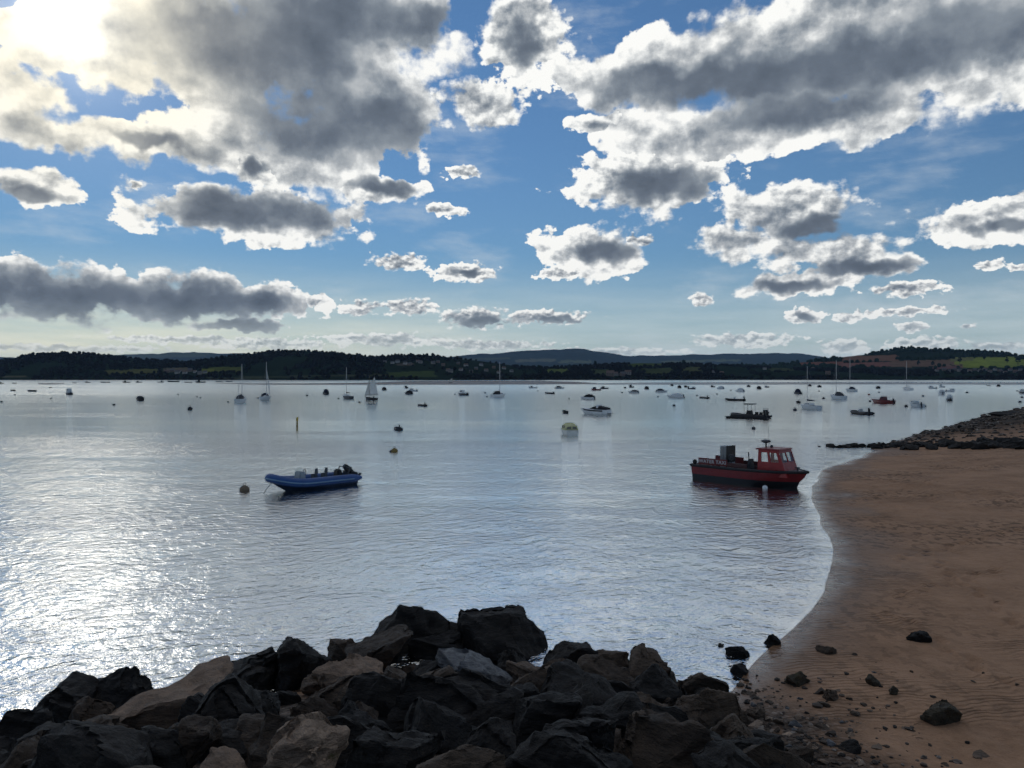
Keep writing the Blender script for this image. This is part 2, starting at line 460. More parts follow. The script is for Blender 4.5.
def sand_material():
    def build(b, p, out):
        geo = b.new('ShaderNodeNewGeometry')
        pos = geo.outputs['Position']
        s = b.sep(pos)
        n1 = b.noise(pos, 0.5, 5, 0.6)
        n2 = b.noise(pos, 5.0, 6, 0.65)
        n3 = b.noise(pos, 60.0, 3, 0.6)
        dry = b.ramp(b.m('MULTIPLY_ADD', n2, 0.35, b.m('MULTIPLY', n1, 0.65)), [(0.3, (0.125, 0.076, 0.045)), (0.5, (0.18, 0.112, 0.068)), (0.7, (0.225, 0.145, 0.092))])
        dry = b.v('MULTIPLY', dry, (2.15, 1.93, 1.78))
        dry = b.mix(0.35, dry, b.v('SCALE', dry, scale=b.m('MULTIPLY_ADD', n3, 1.6, 0.2)))
        edge = b.m('ADD', s[2], b.m('MULTIPLY', b.m('SUBTRACT', n1, 0.5), 0.06))
        wet = b.ss(edge, 0.11, 0.0)
        film = b.ss(edge, 0.035, -0.005)
        col = b.mix(wet, dry, b.v('SCALE', dry, scale=0.62))
        # shingle and weed: on the far bank and at the foot of the rocks
        far = b.ss(s[1], 66.0, 84.0)
        foot = b.m('MULTIPLY', b.ss(b.m('ADD', s[0], b.m('MULTIPLY', n1, 3.0)), 8.4, 6.4), b.ss(s[1], 15.5, 13.0))
        stony = b.m('MAXIMUM', far, foot)
        st = b.voro(pos, 11.0, 0, out='Color')
        sts = b.sep(st)[0]
        stone = b.ramp(sts, [(0.0, (0.022, 0.016, 0.012)), (0.5, (0.07, 0.048, 0.034)), (0.85, (0.11, 0.08, 0.06)), (1.0, (0.22, 0.19, 0.16))])
        stone = b.mix(far, stone, b.ramp(b.noise(pos, 0.35, 6, 0.7), [(0.3, (0.022, 0.015, 0.010)), (0.6, (0.055, 0.036, 0.024)), (0.8, (0.09, 0.06, 0.04))]))
        col = b.mix(b.m('MULTIPLY', stony, b.m('MAXIMUM', b.m('MULTIPLY', far, 0.85), b.ss(b.noise(pos, 2.2, 4, 0.6), 0.18, 0.46))), col, stone)
        # dark patches painted in for the shade of trodden hollows
        dent_shade = b.m('MULTIPLY', b.ss(b.noise(b.v('MULTIPLY', pos, (1.0, 0.75, 1)), 3.4, 3, 0.6), 0.50, 0.60), b.ss(b.noise(pos, 0.16, 3, 0.5), 0.42, 0.60))
        col = b.mix(b.m('MULTIPLY', dent_shade, b.m('SUBTRACT', 1.0, stony)), col, b.v('SCALE', col, scale=b.ss(s[1], 18.0, 30.0, 0.72, 0.50)))
        b.put(p.inputs['Base Color'], col)
        b.put(p.inputs['Roughness'], b.m('SUBTRACT', b.m('MULTIPLY_ADD', wet, -0.30, 0.85), b.m('MULTIPLY', film, 0.40)))
        b.put(p.inputs['Specular IOR Level'], b.m('MULTIPLY_ADD', film, 0.6, b.m('MULTIPLY_ADD', wet, 0.15, 0.2)))
        # relief: trodden dents, ripple marks, grains
        dents = b.voro(b.v('MULTIPLY_ADD', b.noise(pos, 2.0, 2, color=True), (0.25, 0.25, 0.0), b.v('MULTIPLY', pos, (0.8, 1.0, 1))), 3.2, 1, 0.6, 'SMOOTH_F1', 0.4)
        trod = b.m('MULTIPLY', b.ss(dents, 0.02, 0.38), b.ss(b.noise(pos, 0.22, 3, 0.5), 0.38, 0.60))
        ripq = b.v('MULTIPLY_ADD', b.v('SUBTRACT', b.noise(pos, 1.1, 3, color=True), (0.5, 0.5, 0.5)), (0.9, 0.9, 0), b.v('MULTIPLY', pos, (0.45, 1.2, 1)))
        rip = b.new('ShaderNodeTexWave', wave_type='BANDS', bands_direction='Y')
        b.put(rip.inputs['Vector'], ripq)
        rip.inputs['Scale'].default_value = 1.7
        rip.inputs['Distortion'].default_value = 4.5
        rip.inputs['Detail'].default_value = 2
        ripa = b.ss(b.noise(pos, 0.33, 2, 0.5), 0.46, 0.62)
        h = b.m('MULTIPLY', trod, 0.12)
        h = b.m('ADD', h, b.m('MULTIPLY', b.m('MULTIPLY', rip.outputs['Fac'], ripa), 0.038))
        h = b.m('ADD', h, b.m('MULTIPLY', n2, 0.06))
        h = b.m('ADD', h, b.m('MULTIPLY', n3, 0.004))
        h = b.m('MULTIPLY', h, b.m('SUBTRACT', 1.0, b.m('MULTIPLY', film, 0.9)))
        h = b.m('ADD', h, b.m('MULTIPLY', b.m('MULTIPLY', stony, b.voro(pos, 11.0)), -0.05))
        bump = b.new('ShaderNodeBump')
        bump.inputs['Strength'].default_value = 1.0
        bump.inputs['Distance'].default_value = 1.0
        b.put(bump.inputs['Height'], h)
        b.l.new(bump.outputs[0], p.inputs['Normal'])
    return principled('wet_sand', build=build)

# ------------------------------------------------------------------ water
def water_material():
    m = bpy.data.materials.new('estuary_water')
    m.use_nodes = True
    nt = m.node_tree
    nt.nodes.clear()
    b = NB(nt)
    out = b.new('ShaderNodeOutputMaterial')
    pos = b.new('ShaderNodeNewGeometry').outputs['Position']
    s = b.sep(pos)
    dist = b.v('LENGTH', pos)
    # crests run from lower left to upper right
    rot = b.new('ShaderNodeVectorRotate', rotation_type='Z_AXIS')
    b.put(rot.inputs['Vector'], pos)
    rot.inputs['Angle'].default_value = R(-24)
    q = rot.outputs[0]
    wob = b.v('SUBTRACT', b.noise(pos, 0.35, 2, color=True), (0.5, 0.5, 0.5))
    q = b.v('MULTIPLY_ADD', wob, (1.6, 1.6, 0.0), q)
    swell = b.noise(b.v('MULTIPLY', q, (0.35, 1.0, 1)), 0.28, 2, 0.5)
    wave = b.noise(b.v('MULTIPLY', q, (0.78, 1.0, 1)), 2.5, 2, 0.5)
    rip = b.noise(b.v('MULTIPLY', q, (0.8, 1.0, 1)), 6.0, 3, 0.62)
    fine = b.noise(b.v('MULTIPLY', q, (0.7, 1.0, 1)), 13.0, 2, 0.6)
    # slicks: calm lanes drawn out across the estuary
    lane = b.noise(b.v('MULTIPLY', pos, (0.16, 1.0, 1)), 0.055, 4, 0.6)
    lane2 = b.noise(b.v('MULTIPLY', pos, (0.10, 1.0, 1)), 0.012, 4, 0.6)
    calm = b.ss(b.m('MULTIPLY_ADD', lane2, 0.5, b.m('MULTIPLY', lane, 0.5)), 0.40, 0.60, 0.45, 1.15)
    h = b.m('MULTIPLY', swell, 0.05)
    h = b.m('ADD', h, b.m('MULTIPLY', wave, 0.112))
    h = b.m('ADD', h, b.m('MULTIPLY', rip, 0.05))
    h = b.m('ADD', h, b.m('MULTIPLY', fine, b.ss(dist, 20.0, 90.0, 0.010, 0.006)))
    h = b.m('MULTIPLY', b.m('MULTIPLY', h, calm), b.m('MULTIPLY', b.ss(dist, 35.0, 120.0, 1.0, 0.42), b.ss(dist, 110.0, 420.0, 1.0, 2.4)))
    shore = b.new('ShaderNodeAttribute')
    shore.attribute_name = 'offshore'
    off = shore.outputs['Fac']
    h = b.m('MULTIPLY', h, b.ss(off, 0.0, 0.8, 0.6, 1.0))
    bump = b.new('ShaderNodeBump')
    bump.inputs['Strength'].default_value = 1.0
    bump.inputs['Distance'].default_value = 1.0
    b.put(bump.inputs['Height'], h)
    fr = b.new('ShaderNodeFresnel')
    fr.inputs['IOR'].default_value = 1.37
    b.l.new(bump.outputs[0], fr.inputs['Normal'])
    gl = b.new('ShaderNodeBsdfGlossy')
    gl.inputs['Color'].default_value = (1.0, 0.99, 0.96, 1)
    b.put(gl.inputs['Roughness'], b.ss(dist, 20.0, 500.0, 0.03, 0.14))
    b.l.new(bump.outputs[0], gl.inputs['Normal'])
    df = b.new('ShaderNodeBsdfDiffuse')
    df.inputs['Color'].default_value = (0.026, 0.034, 0.036, 1)
    tr = b.new('ShaderNodeBsdfTransparent')
    tr.inputs['Color'].default_value = (0.80, 0.82, 0.80, 1)
    body = b.new('ShaderNodeMixShader')
    b.put(body.inputs[0], b.ss(off, 0.0, 5.0))
    b.l.new(tr.outputs[0], body.inputs[1])
    b.l.new(df.outputs[0], body.inputs[2])
    mx = b.new('ShaderNodeMixShader')
    b.put(mx.inputs[0], fr.outputs[0])
    b.l.new(body.outputs[0], mx.inputs[1])
    b.l.new(gl.outputs[0], mx.inputs[2])
    b.l.new(mx.outputs[0], out.inputs[0])
    return m

def build_water(mat):
    na, nr = 300, 320
    az = np.linspace(R(-80), R(80), na)
    r = 8.0 * (6500 / 8.0) ** (np.linspace(0, 1, nr))
    A, RR = np.meshgrid(az, r, indexing='ij')
    X, Y = RR * np.sin(A), RR * np.cos(A)
    off = -shore_distance(X, Y)
    co = np.stack([X, Y, np.zeros_like(X)], -1).reshape(-1, 3)
    f = grid_faces(na, nr)[:, ::-1]
    keep = (off.ravel()[f] > -4.0).any(1)          # no water under the dry beach
    ob = np_mesh('water', co, f[keep], mat)
    at = ob.data.attributes.new('offshore', 'FLOAT', 'POINT')
    at.data.foreach_set('value', np.clip(off, -5, 60).astype(np.float32).ravel())
    ob['kind'] = 'structure'
    ob['label'] = 'rippled grey blue estuary water'
    return ob

# ------------------------------------------------------------------ far shore
def bank(name, px_edges, label, mat, zmax):
    """a low bank: px_edges = (column, near row, far row)"""
    cols = []
    for (x, yn, yf) in px_edges:
        n, f = ground_at(x, yn), ground_at(x, yf)
        for t in np.linspace(0, 1, 9):
            p = n.lerp(f, t)
            z = zmax * math.sin(math.pi * min(1, t * 1.02)) - 0.08
            cols.append((p.x, p.y, z))
    ob = np_mesh(name, np.array(cols), grid_faces(len(px_edges), 9)[:, ::-1], mat)
    ob['kind'] = 'structure'
    ob['label'] = label
    return ob

HILL_FRONT = [(-420, 360), (-200, 356), (-60, 358), (0, 359.5), (18, 357), (30, 353), (60, 352), (110, 353.6), (128, 356), (160, 359), (185, 360.5), (200, 359), (215, 356), (240, 352.5), (280, 350), (320, 352),
              (355, 354), (372, 357), (400, 354), (430, 355.5), (445, 358), (470, 360), (500, 363), (520, 366), (545, 367), (560, 366), (600, 364), (640, 362), (700, 363), (760, 365.5), (800, 368),
              (840, 369), (880, 369), (950, 369.5), (1024, 369.5), (1150, 360), (1400, 350)]
HILL_RIGHT = [(690, 368), (740, 365), (780, 363), (820, 360), (835, 358), (850, 356), (880, 352.5), (900, 348.5), (908, 347), (925, 348.5), (960, 351.5), (1000, 353.5), (1024, 356.5), (1100, 358), (1250, 352), (1400, 350)]
HILL_FAR = [(-420, 352), (-200, 350), (-80, 355), (0, 356), (27, 356), (60, 357), (128, 352.8), (180, 351.5), (256, 352.5), (300, 355), (400, 359), (440, 357.5), (455, 356), (470, 354.5), (500, 352), (530, 349.2), (570, 348), (600, 350),
            (625, 354), (640, 354.3), (680, 353.6), (720, 352.6), (760, 351.8), (800, 352), (820, 355), (835, 357.5), (870, 358.5), (1000, 358), (1200, 352), (1400, 350)]
FIELDS_FRONT = [  # (column, row, half width, half height, colour)
    (132, 371.5, 26, 2.2, (0.085, 0.085, 0.030)), (14, 376.5, 12, 1.0, (0.09, 0.085, 0.05)), (225, 369.5, 16, 2.4, (0.075, 0.085, 0.022)), (208, 371, 6, 2.2, (0.12, 0.13, 0.03)), (178, 370, 14, 2.2, (0.10, 0.085, 0.055)),
    (300, 376.5, 90, 0.9, (0.055, 0.060, 0.035)), (412, 374.3, 24, 2.6, (0.045, 0.062, 0.020)), (405, 364.5, 9, 1.3, (0.075, 0.06, 0.045)), (556, 371, 11, 2.4, (0.085, 0.105, 0.028)), (577, 364, 12, 1.2, (0.11, 0.13, 0.05)),
    (534, 363, 14, 2.0, (0.11, 0.105, 0.055)), (644, 364.5, 18, 2.0, (0.055, 0.075, 0.022)), (657, 371.5, 15, 3.4, (0.048, 0.058, 0.022)), (692, 370, 10, 2.6, (0.065, 0.070, 0.026)), (601, 372, 10, 2.8, (0.05, 0.062, 0.03)),
    (722, 363, 20, 0.9, (0.14, 0.16, 0.06)), (782, 368.5, 12, 2.5, (0.05, 0.06, 0.03)),
]
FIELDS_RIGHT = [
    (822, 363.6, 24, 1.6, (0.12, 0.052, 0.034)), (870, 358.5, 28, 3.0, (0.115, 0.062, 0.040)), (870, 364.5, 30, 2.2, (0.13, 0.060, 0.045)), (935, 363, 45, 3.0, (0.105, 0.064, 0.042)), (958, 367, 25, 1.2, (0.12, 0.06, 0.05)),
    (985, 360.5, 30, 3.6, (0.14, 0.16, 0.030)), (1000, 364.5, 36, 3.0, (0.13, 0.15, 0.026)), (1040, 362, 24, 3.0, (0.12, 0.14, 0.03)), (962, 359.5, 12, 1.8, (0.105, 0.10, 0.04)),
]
FIELDS_FAR = [(150, 356, 60, 2.0, (0.055, 0.062, 0.03)), (700, 361, 40, 1.0, (0.10, 0.11, 0.045)), (535, 360.5, 20, 1.4, (0.11, 0.105, 0.06)), (575, 362, 16, 1.2, (0.10, 0.11, 0.05)), (480, 359, 30, 1.0, (0.06, 0.07, 0.03))]
WOOD = (0.014, 0.023, 0.012)

def hill(name, crest_px, d0, d1, fields, label, mat, base_wood=WOOD, nu=720, nv=46, tint=1.15):
    xs = np.array([c[0] for c in crest_px], float)
    ys = np.array([c[1] for c in crest_px], float)
    px = np.linspace(xs[0], xs[-1], nu)
    crow = np.interp(px, xs, ys) + 1.0
    k = np.hanning(7); k /= k.sum()
    crow = np.convolve(np.pad(crow, 3, 'edge'), k, 'valid')
    v = np.concatenate([np.linspace(0, 1, nv - 6), 1 + np.linspace(0.06, 0.5, 6)])
    U, V = np.meshgrid(px, v, indexing='ij')
    front = d0 * (1 + 0.03 * np.sin(px * 0.011) + 0.015 * np.sin(px * 0.05 + 1))
    Dm = front[:, None] + (d1 - d0) * V
    top = EYE + (HORIZON - crow)[:, None] / FPX * d1
    prof = np.where(V <= 1, V ** 0.85 * (1.12 - 0.12 * V), 1 - 0.5 * (V - 1) ** 1.3)
    Z = top * prof
    X = (U - 512) / FPX * Dm
    Z = Z + (fbm(X / 260 + 3, Dm / 260, 4) - 0.5) * top * 0.22 * np.clip(V * 3, 0, 1) * np.clip((1.15 - V) * 4, 0, 1)
    Z[:, 0] = -1.0
    co = np.stack([X, Dm, Z], -1)
    col = np.empty(X.shape + (3,))
    col[:] = base_wood
    col *= (0.7 + 0.6 * fbm(X / 60, Dm / 60, 3))[..., None]
    row = HORIZON - (Z - EYE) / Dm * FPX
    cover = np.zeros(X.shape, bool)
    jx = (fbm(X / 90, Dm / 90 + 50, 3) - 0.5)
    for (fx, fy, rx, ry, c) in fields:
        q = np.maximum(np.abs((U - fx) / rx + jx * 0.25), np.abs((row - fy + (U - fx) * 0.02) / ry + jx * 0.5))
        msk = (q < 1) & (V <= 1.02)
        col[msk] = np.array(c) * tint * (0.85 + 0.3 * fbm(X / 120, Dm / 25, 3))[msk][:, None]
        cover |= msk
    ob = np_mesh(name, co.reshape(-1, 3), grid_faces(nu, nv)[:, ::-1], mat)
    ca = ob.data.color_attributes.new('land_cover', 'FLOAT_COLOR', 'POINT')
    ca.data.foreach_set('color', np.concatenate([col, np.ones(X.shape + (1,))], -1).astype(np.float32).ravel())
    ob['kind'] = 'structure'
    ob['label'] = label
    return dict(co=co, cover=cover, V=V, U=U, row=row)

def land_cover_material():
    def build(b, p, out):
        a = b.new('ShaderNodeAttribute')
        a.attribute_name = 'land_cover'
        pos = b.new('ShaderNodeNewGeometry').outputs['Position']
        n = b.noise(pos, 0.03, 5, 0.65)
        b.put(p.inputs['Base Color'], b.v('SCALE', a.outputs['Color'], scale=b.m('MULTIPLY_ADD', n, 1.1, 0.45)))
    return principled('fields_and_woods', rough=1.0, spec=0.0, build=build)

def woodland(name, hl, n, size, label, mat, seed, vmax=1.03, clear=((934, 1024, 369, 376.5), (163, 210, 370, 376), (384, 512, 361, 375), (604, 632, 373, 378))):
    """tree crowns standing over the wooded ground of one hill: thousands, read as one mass"""
    rs = np.random.RandomState(seed)
    bm = bmesh.new()
    bmesh.ops.create_icosphere(bm, subdivisions=2, radius=1.0)
    base = np.array([v.co[:] for v in bm.verts])
    fac = np.array([[v.index for v in f.verts] for f in bm.faces])
    bm.free()
    nu, nv = hl['V'].shape
    V, cover, co = hl['V'], hl['cover'], hl['co']
    dens = fbm(co[..., 0] / 200, co[..., 1] / 200, 3)
    vs, fs, made = [], [], 0
    while made < n:
        i, j = rs.randint(0, nu), rs.randint(0, nv)
        if cover[i, j] or V[i, j] > vmax or (V[i, j] < 0.9 and dens[i, j] < 0.40):
            continue
        u, w = hl['U'][i, j], hl['row'][i, j]
        if any(a < u < b_ and e < w < f for a, b_, e, f in clear) and rs.rand() < 0.93:
            continue
        c = co[i, j] + np.array([rs.normal(0, 8), rs.normal(0, 14), 0])
        r = size * rs.uniform(0.55, 1.25)
        jit = 1 + rs.uniform(-0.22, 0.22, (len(base), 1))
        b = base * jit * np.array([r, r, r * rs.uniform(0.8, 1.25)]) + c + np.array([0, 0, r * 0.45])
        fs.append(fac + made * len(base))
        vs.append(b)
        made += 1
    ob = np_mesh(name, np.concatenate(vs), np.concatenate(fs), mat, smooth=False)
    ob['kind'] = 'stuff'
    ob['label'] = label
    return ob

def foliage_material(name, c):
    def build(b, p, out):
        pos = b.new('ShaderNodeNewGeometry').outputs['Position']
        n = b.noise(pos, 0.05, 4, 0.65)
        b.put(p.inputs['Base Color'], b.v('SCALE', c, scale=b.m('MULTIPLY_ADD', n, 1.6, 0.2)))
    return principled(name, rough=1.0, spec=0.0, build=build)

def build_far_shore():
    cov = land_cover_material()
    hf = hill('hills', HILL_FAR, 8500, 11500, FIELDS_FAR, 'long blue wooded hills far behind the estuary', cov, (0.016, 0.024, 0.020))
    hr = hill('hills', HILL_RIGHT, 2900, 3700, FIELDS_RIGHT, 'farmed hill with red earth and bright green fields', cov, tint=1.6)  # higher tint puts direct sunlight on these fields into their colour
    hn = hill('hills', HILL_FRONT, 2350, 2900, FIELDS_FRONT, 'low dark wooded hills along the far shore', cov)
    woodland('woodland', hn, 12000, 5.2, 'dark woods covering the low hills on the far shore', foliage_material('wood_leaves', (0.012, 0.010, 0.006)), 3)
    woodland('woodland', hr, 3200, 8.0, 'dark woods and hedges on the farmed hill', foliage_material('hedge_leaves', (0.015, 0.028, 0.011)), 4)
    mud = principled('wet_mud', (0.13, 0.095, 0.075), 0.55, vary=0.35, vscale=0.02)
    grey = principled('wet_mudflat', (0.12, 0.115, 0.11), 0.38, vary=0.35, vscale=0.02)
    bank('sandbank', [(215, 383.2, 382.9), (250, 384.6, 383.4), (300, 384.9, 383.3), (360, 385.0, 382.6), (410, 385.2, 380.9), (480, 385.4, 380.4), (540, 385.2, 380.6), (575, 384.6, 381.6), (600, 384.2, 383.2)],
         'bare brown sandbank lying off the far shore', mud, 0.5)
    bank('sandbank', [(585, 384.6, 383.4), (640, 385.0, 382.3), (720, 385.2, 381.9), (800, 385.0, 381.9), (880, 384.8, 381.8), (960, 384.9, 382.0), (1040, 385.3, 382.0), (1150, 385.5, 382.0)],
         'grey mudflat drying off the village shore', grey, 0.35)
    bank('sandbank', [(38, 384.1, 383.4), (45, 384.4, 383.2), (55, 384.4, 383.2), (64, 384.0, 383.4)], 'small dark mudbank in the bright water', mud, 0.7)
    return hf, hr, hn

def build_haze():
    m = bpy.data.materials.new('thin_haze')
    m.use_nodes = True
    nt = m.node_tree
    nt.nodes.clear()
    b = NB(nt)
    out = b.new('ShaderNodeOutputMaterial')
    v = b.new('ShaderNodeVolumePrincipled')
    v.inputs['Color'].default_value = (0.42, 0.66, 1.0, 1)
    v.inputs['Density'].default_value = 0.000026
    v.inputs['Anisotropy'].default_value = 0.2
    b.l.new(v.outputs[0], out.inputs['Volume'])
    x, y0, y1, z0, z1 = 18000, -300, 18000, -4.0, 560.0
    vs = [(sx * x, y, z) for z in (z0, z1) for (sx, y) in ((-1, y0), (1, y0), (1, y1), (-1, y1))]
    fs = [(3, 2, 1, 0), (4, 5, 6, 7), (0, 1, 5, 4), (1, 2, 6, 5), (2, 3, 7, 6), (3, 0, 4, 7)]
    ob = mesh_object('haze', vs, fs, m)
    ob['kind'] = 'stuff'
    ob['label'] = 'thin blue haze over the estuary'
# ------------------------------------------------------------------ rocks
def tag(o, label=None, cat=None, group=None):
    if label:
        o['label'] = label
    if cat:
        o['category'] = cat
    if group:
        o['group'] = group
    return o

def rock_material(name, c0, c1, lichen=0.0, rough=0.75):
    def build(b, p, out):
        tc = b.new('ShaderNodeTexCoord').outputs['Object']
        rnd = b.new('ShaderNodeObjectInfo').outputs['Random']
        off = b.v('ADD', tc, b.xyz(b.m('MULTIPLY', rnd, 37.0), b.m('MULTIPLY', rnd, 11.0), 0.0))
        n = b.noise(off, 1.6, 7, 0.65)
        n2 = b.noise(b.v('MULTIPLY', off, (1, 1, 3.0)), 6.0, 6, 0.7)
        g = b.noise(off, 42.0, 3, 0.6)
        f = b.m('MULTIPLY_ADD', n2, 0.45, b.m('MULTIPLY', n, 0.55))
        col = b.ramp(f, [(0.33, c0), (0.66, c1)])
        col = b.v('SCALE', col, scale=b.m('MULTIPLY', b.m('MULTIPLY_ADD', rnd, 0.7, 0.65), b.m('MULTIPLY_ADD', g, 0.7, 0.65)))
        if lichen:
            lm = b.ss(b.noise(off, 2.2, 5, 0.65), 0.56, 0.66)
            col = b.mix(b.m('MULTIPLY', lm, lichen), col, (0.115, 0.105, 0.022))
        b.put(p.inputs['Base Color'], col)
        b.put(p.inputs['Roughness'], b.ss(n2, 0.3, 0.7, rough - 0.2, rough + 0.1, 'LINEAR'))
        p.inputs['Specular IOR Level'].default_value = 0.3
        h = b.m('ADD', b.m('MULTIPLY', n2, 0.055), b.m('MULTIPLY', g, 0.008))
        h = b.m('ADD', h, b.m('MULTIPLY', b.noise(b.v('MULTIPLY', off, (0.8, 0.8, 4.0)), 3.0, 4, 0.6), 0.05))
        bump = b.new('ShaderNodeBump')
        bump.inputs['Strength'].default_value = 1.0
        bump.inputs['Distance'].default_value = 1.6
        b.put(bump.inputs['Height'], h)
        b.l.new(bump.outputs[0], p.inputs['Normal'])
    return principled(name, build=build)

def rock_shape(name, half, seed, mat, cuts=3, points=15, rough=1.0, tilt=0.0):
    """an angular quarried block: hull of random points, worn edges, broken surface"""
    rs = random.Random(seed)
    bm = bmesh.new()
    for i in range(points):
        while True:
            v = Vector((rs.uniform(-1, 1), rs.uniform(-1, 1), rs.uniform(-1, 1)))
            q = abs(v.x) ** 3 + abs(v.y) ** 3 + abs(v.z) ** 3
            if 0.55 < q < 1.0:
                break
        bm.verts.new((v.x * half[0], v.y * half[1], v.z * half[2]))
    r = bmesh.ops.convex_hull(bm, input=bm.verts)
    bmesh.ops.delete(bm, geom=[v for v in bm.verts if not v.link_faces], context='VERTS')
    bmesh.ops.dissolve_limit(bm, angle_limit=R(9), verts=bm.verts[:], edges=bm.edges[:])
    m = min(half)
    bmesh.ops.bevel(bm, geom=bm.edges[:], offset=m * 0.05, segments=1, affect='EDGES', clamp_overlap=True)
    bmesh.ops.triangulate(bm, faces=bm.faces[:])
    # split long edges until the surface is fine enough to break up
    target = max(half) * 2.0 / (4.0 * cuts)
    for k in range(5):
        long = [e for e in bm.edges if e.calc_length() > target]
        if not long or len(bm.faces) > 5000:
            break
        bmesh.ops.subdivide_edges(bm, edges=long, cuts=1)
        bmesh.ops.triangulate(bm, faces=[f for f in bm.faces if len(f.verts) > 3])
    bm.normal_update()
    off = Vector((seed * 3.17 % 50, seed * 1.7 % 50, 0))
    k = 1.0 / m
    # old fractures: slabs broken away along a few planes
    for q in range(4):
        n = Vector((rs.gauss(0, 1), rs.gauss(0, 1), rs.gauss(0, 0.8))).normalized()
        ext = max(v.co.dot(n) for v in bm.verts)
        n2 = Vector((rs.gauss(0, 1), rs.gauss(0, 1), rs.gauss(0, 1))).normalized()
        lim = ext * rs.uniform(0.45, 0.8)
        side = rs.uniform(-0.3, 0.3) * m
        dep = m * rs.uniform(0.07, 0.16)
        for v in bm.verts:
            if v.co.dot(n) > lim and v.co.dot(n2) > side:
                v.co -= n * dep
    bm.normal_update()
    for v in bm.verts:
        p = v.co * k
        a = mnoise.fractal(p * 0.9 + off, 0.8, 2.2, 4) * 0.13
        a += mnoise.fractal(p * 3.5 + off, 0.7, 2.1, 3) * 0.05
        l = abs(mnoise.noise(Vector((p.x * 0.8, p.y * 0.8, p.z * 3.0)) + off)) * -0.14
        v.co += v.normal * (a + l) * m * rough
    rot = Matrix.Rotation(tilt, 4, 'Y')
    bm.transform(rot)
    me = bpy.data.meshes.new(name)
    bm.to_mesh(me)
    bm.free()
    me.materials.append(mat)
    try:
        me.set_sharp_from_angle(angle=R(32))
    except Exception:
        pass
    return me

def hit_land(px, py, lift=0.0, near=2.5, farr=420.0):
    r = photo_ray(px, py)
    t = near * (farr / near) ** np.linspace(0, 1, 2500)
    X, Y, Z = r.x * t, r.y * t, EYE + r.z * t
    ok = np.nonzero(Z <= np.maximum(land_height(X, Y), -0.05) + lift)[0]
    i = ok[0] if len(ok) else len(t) - 1
    return Vector((X[i], Y[i], Z[i]))

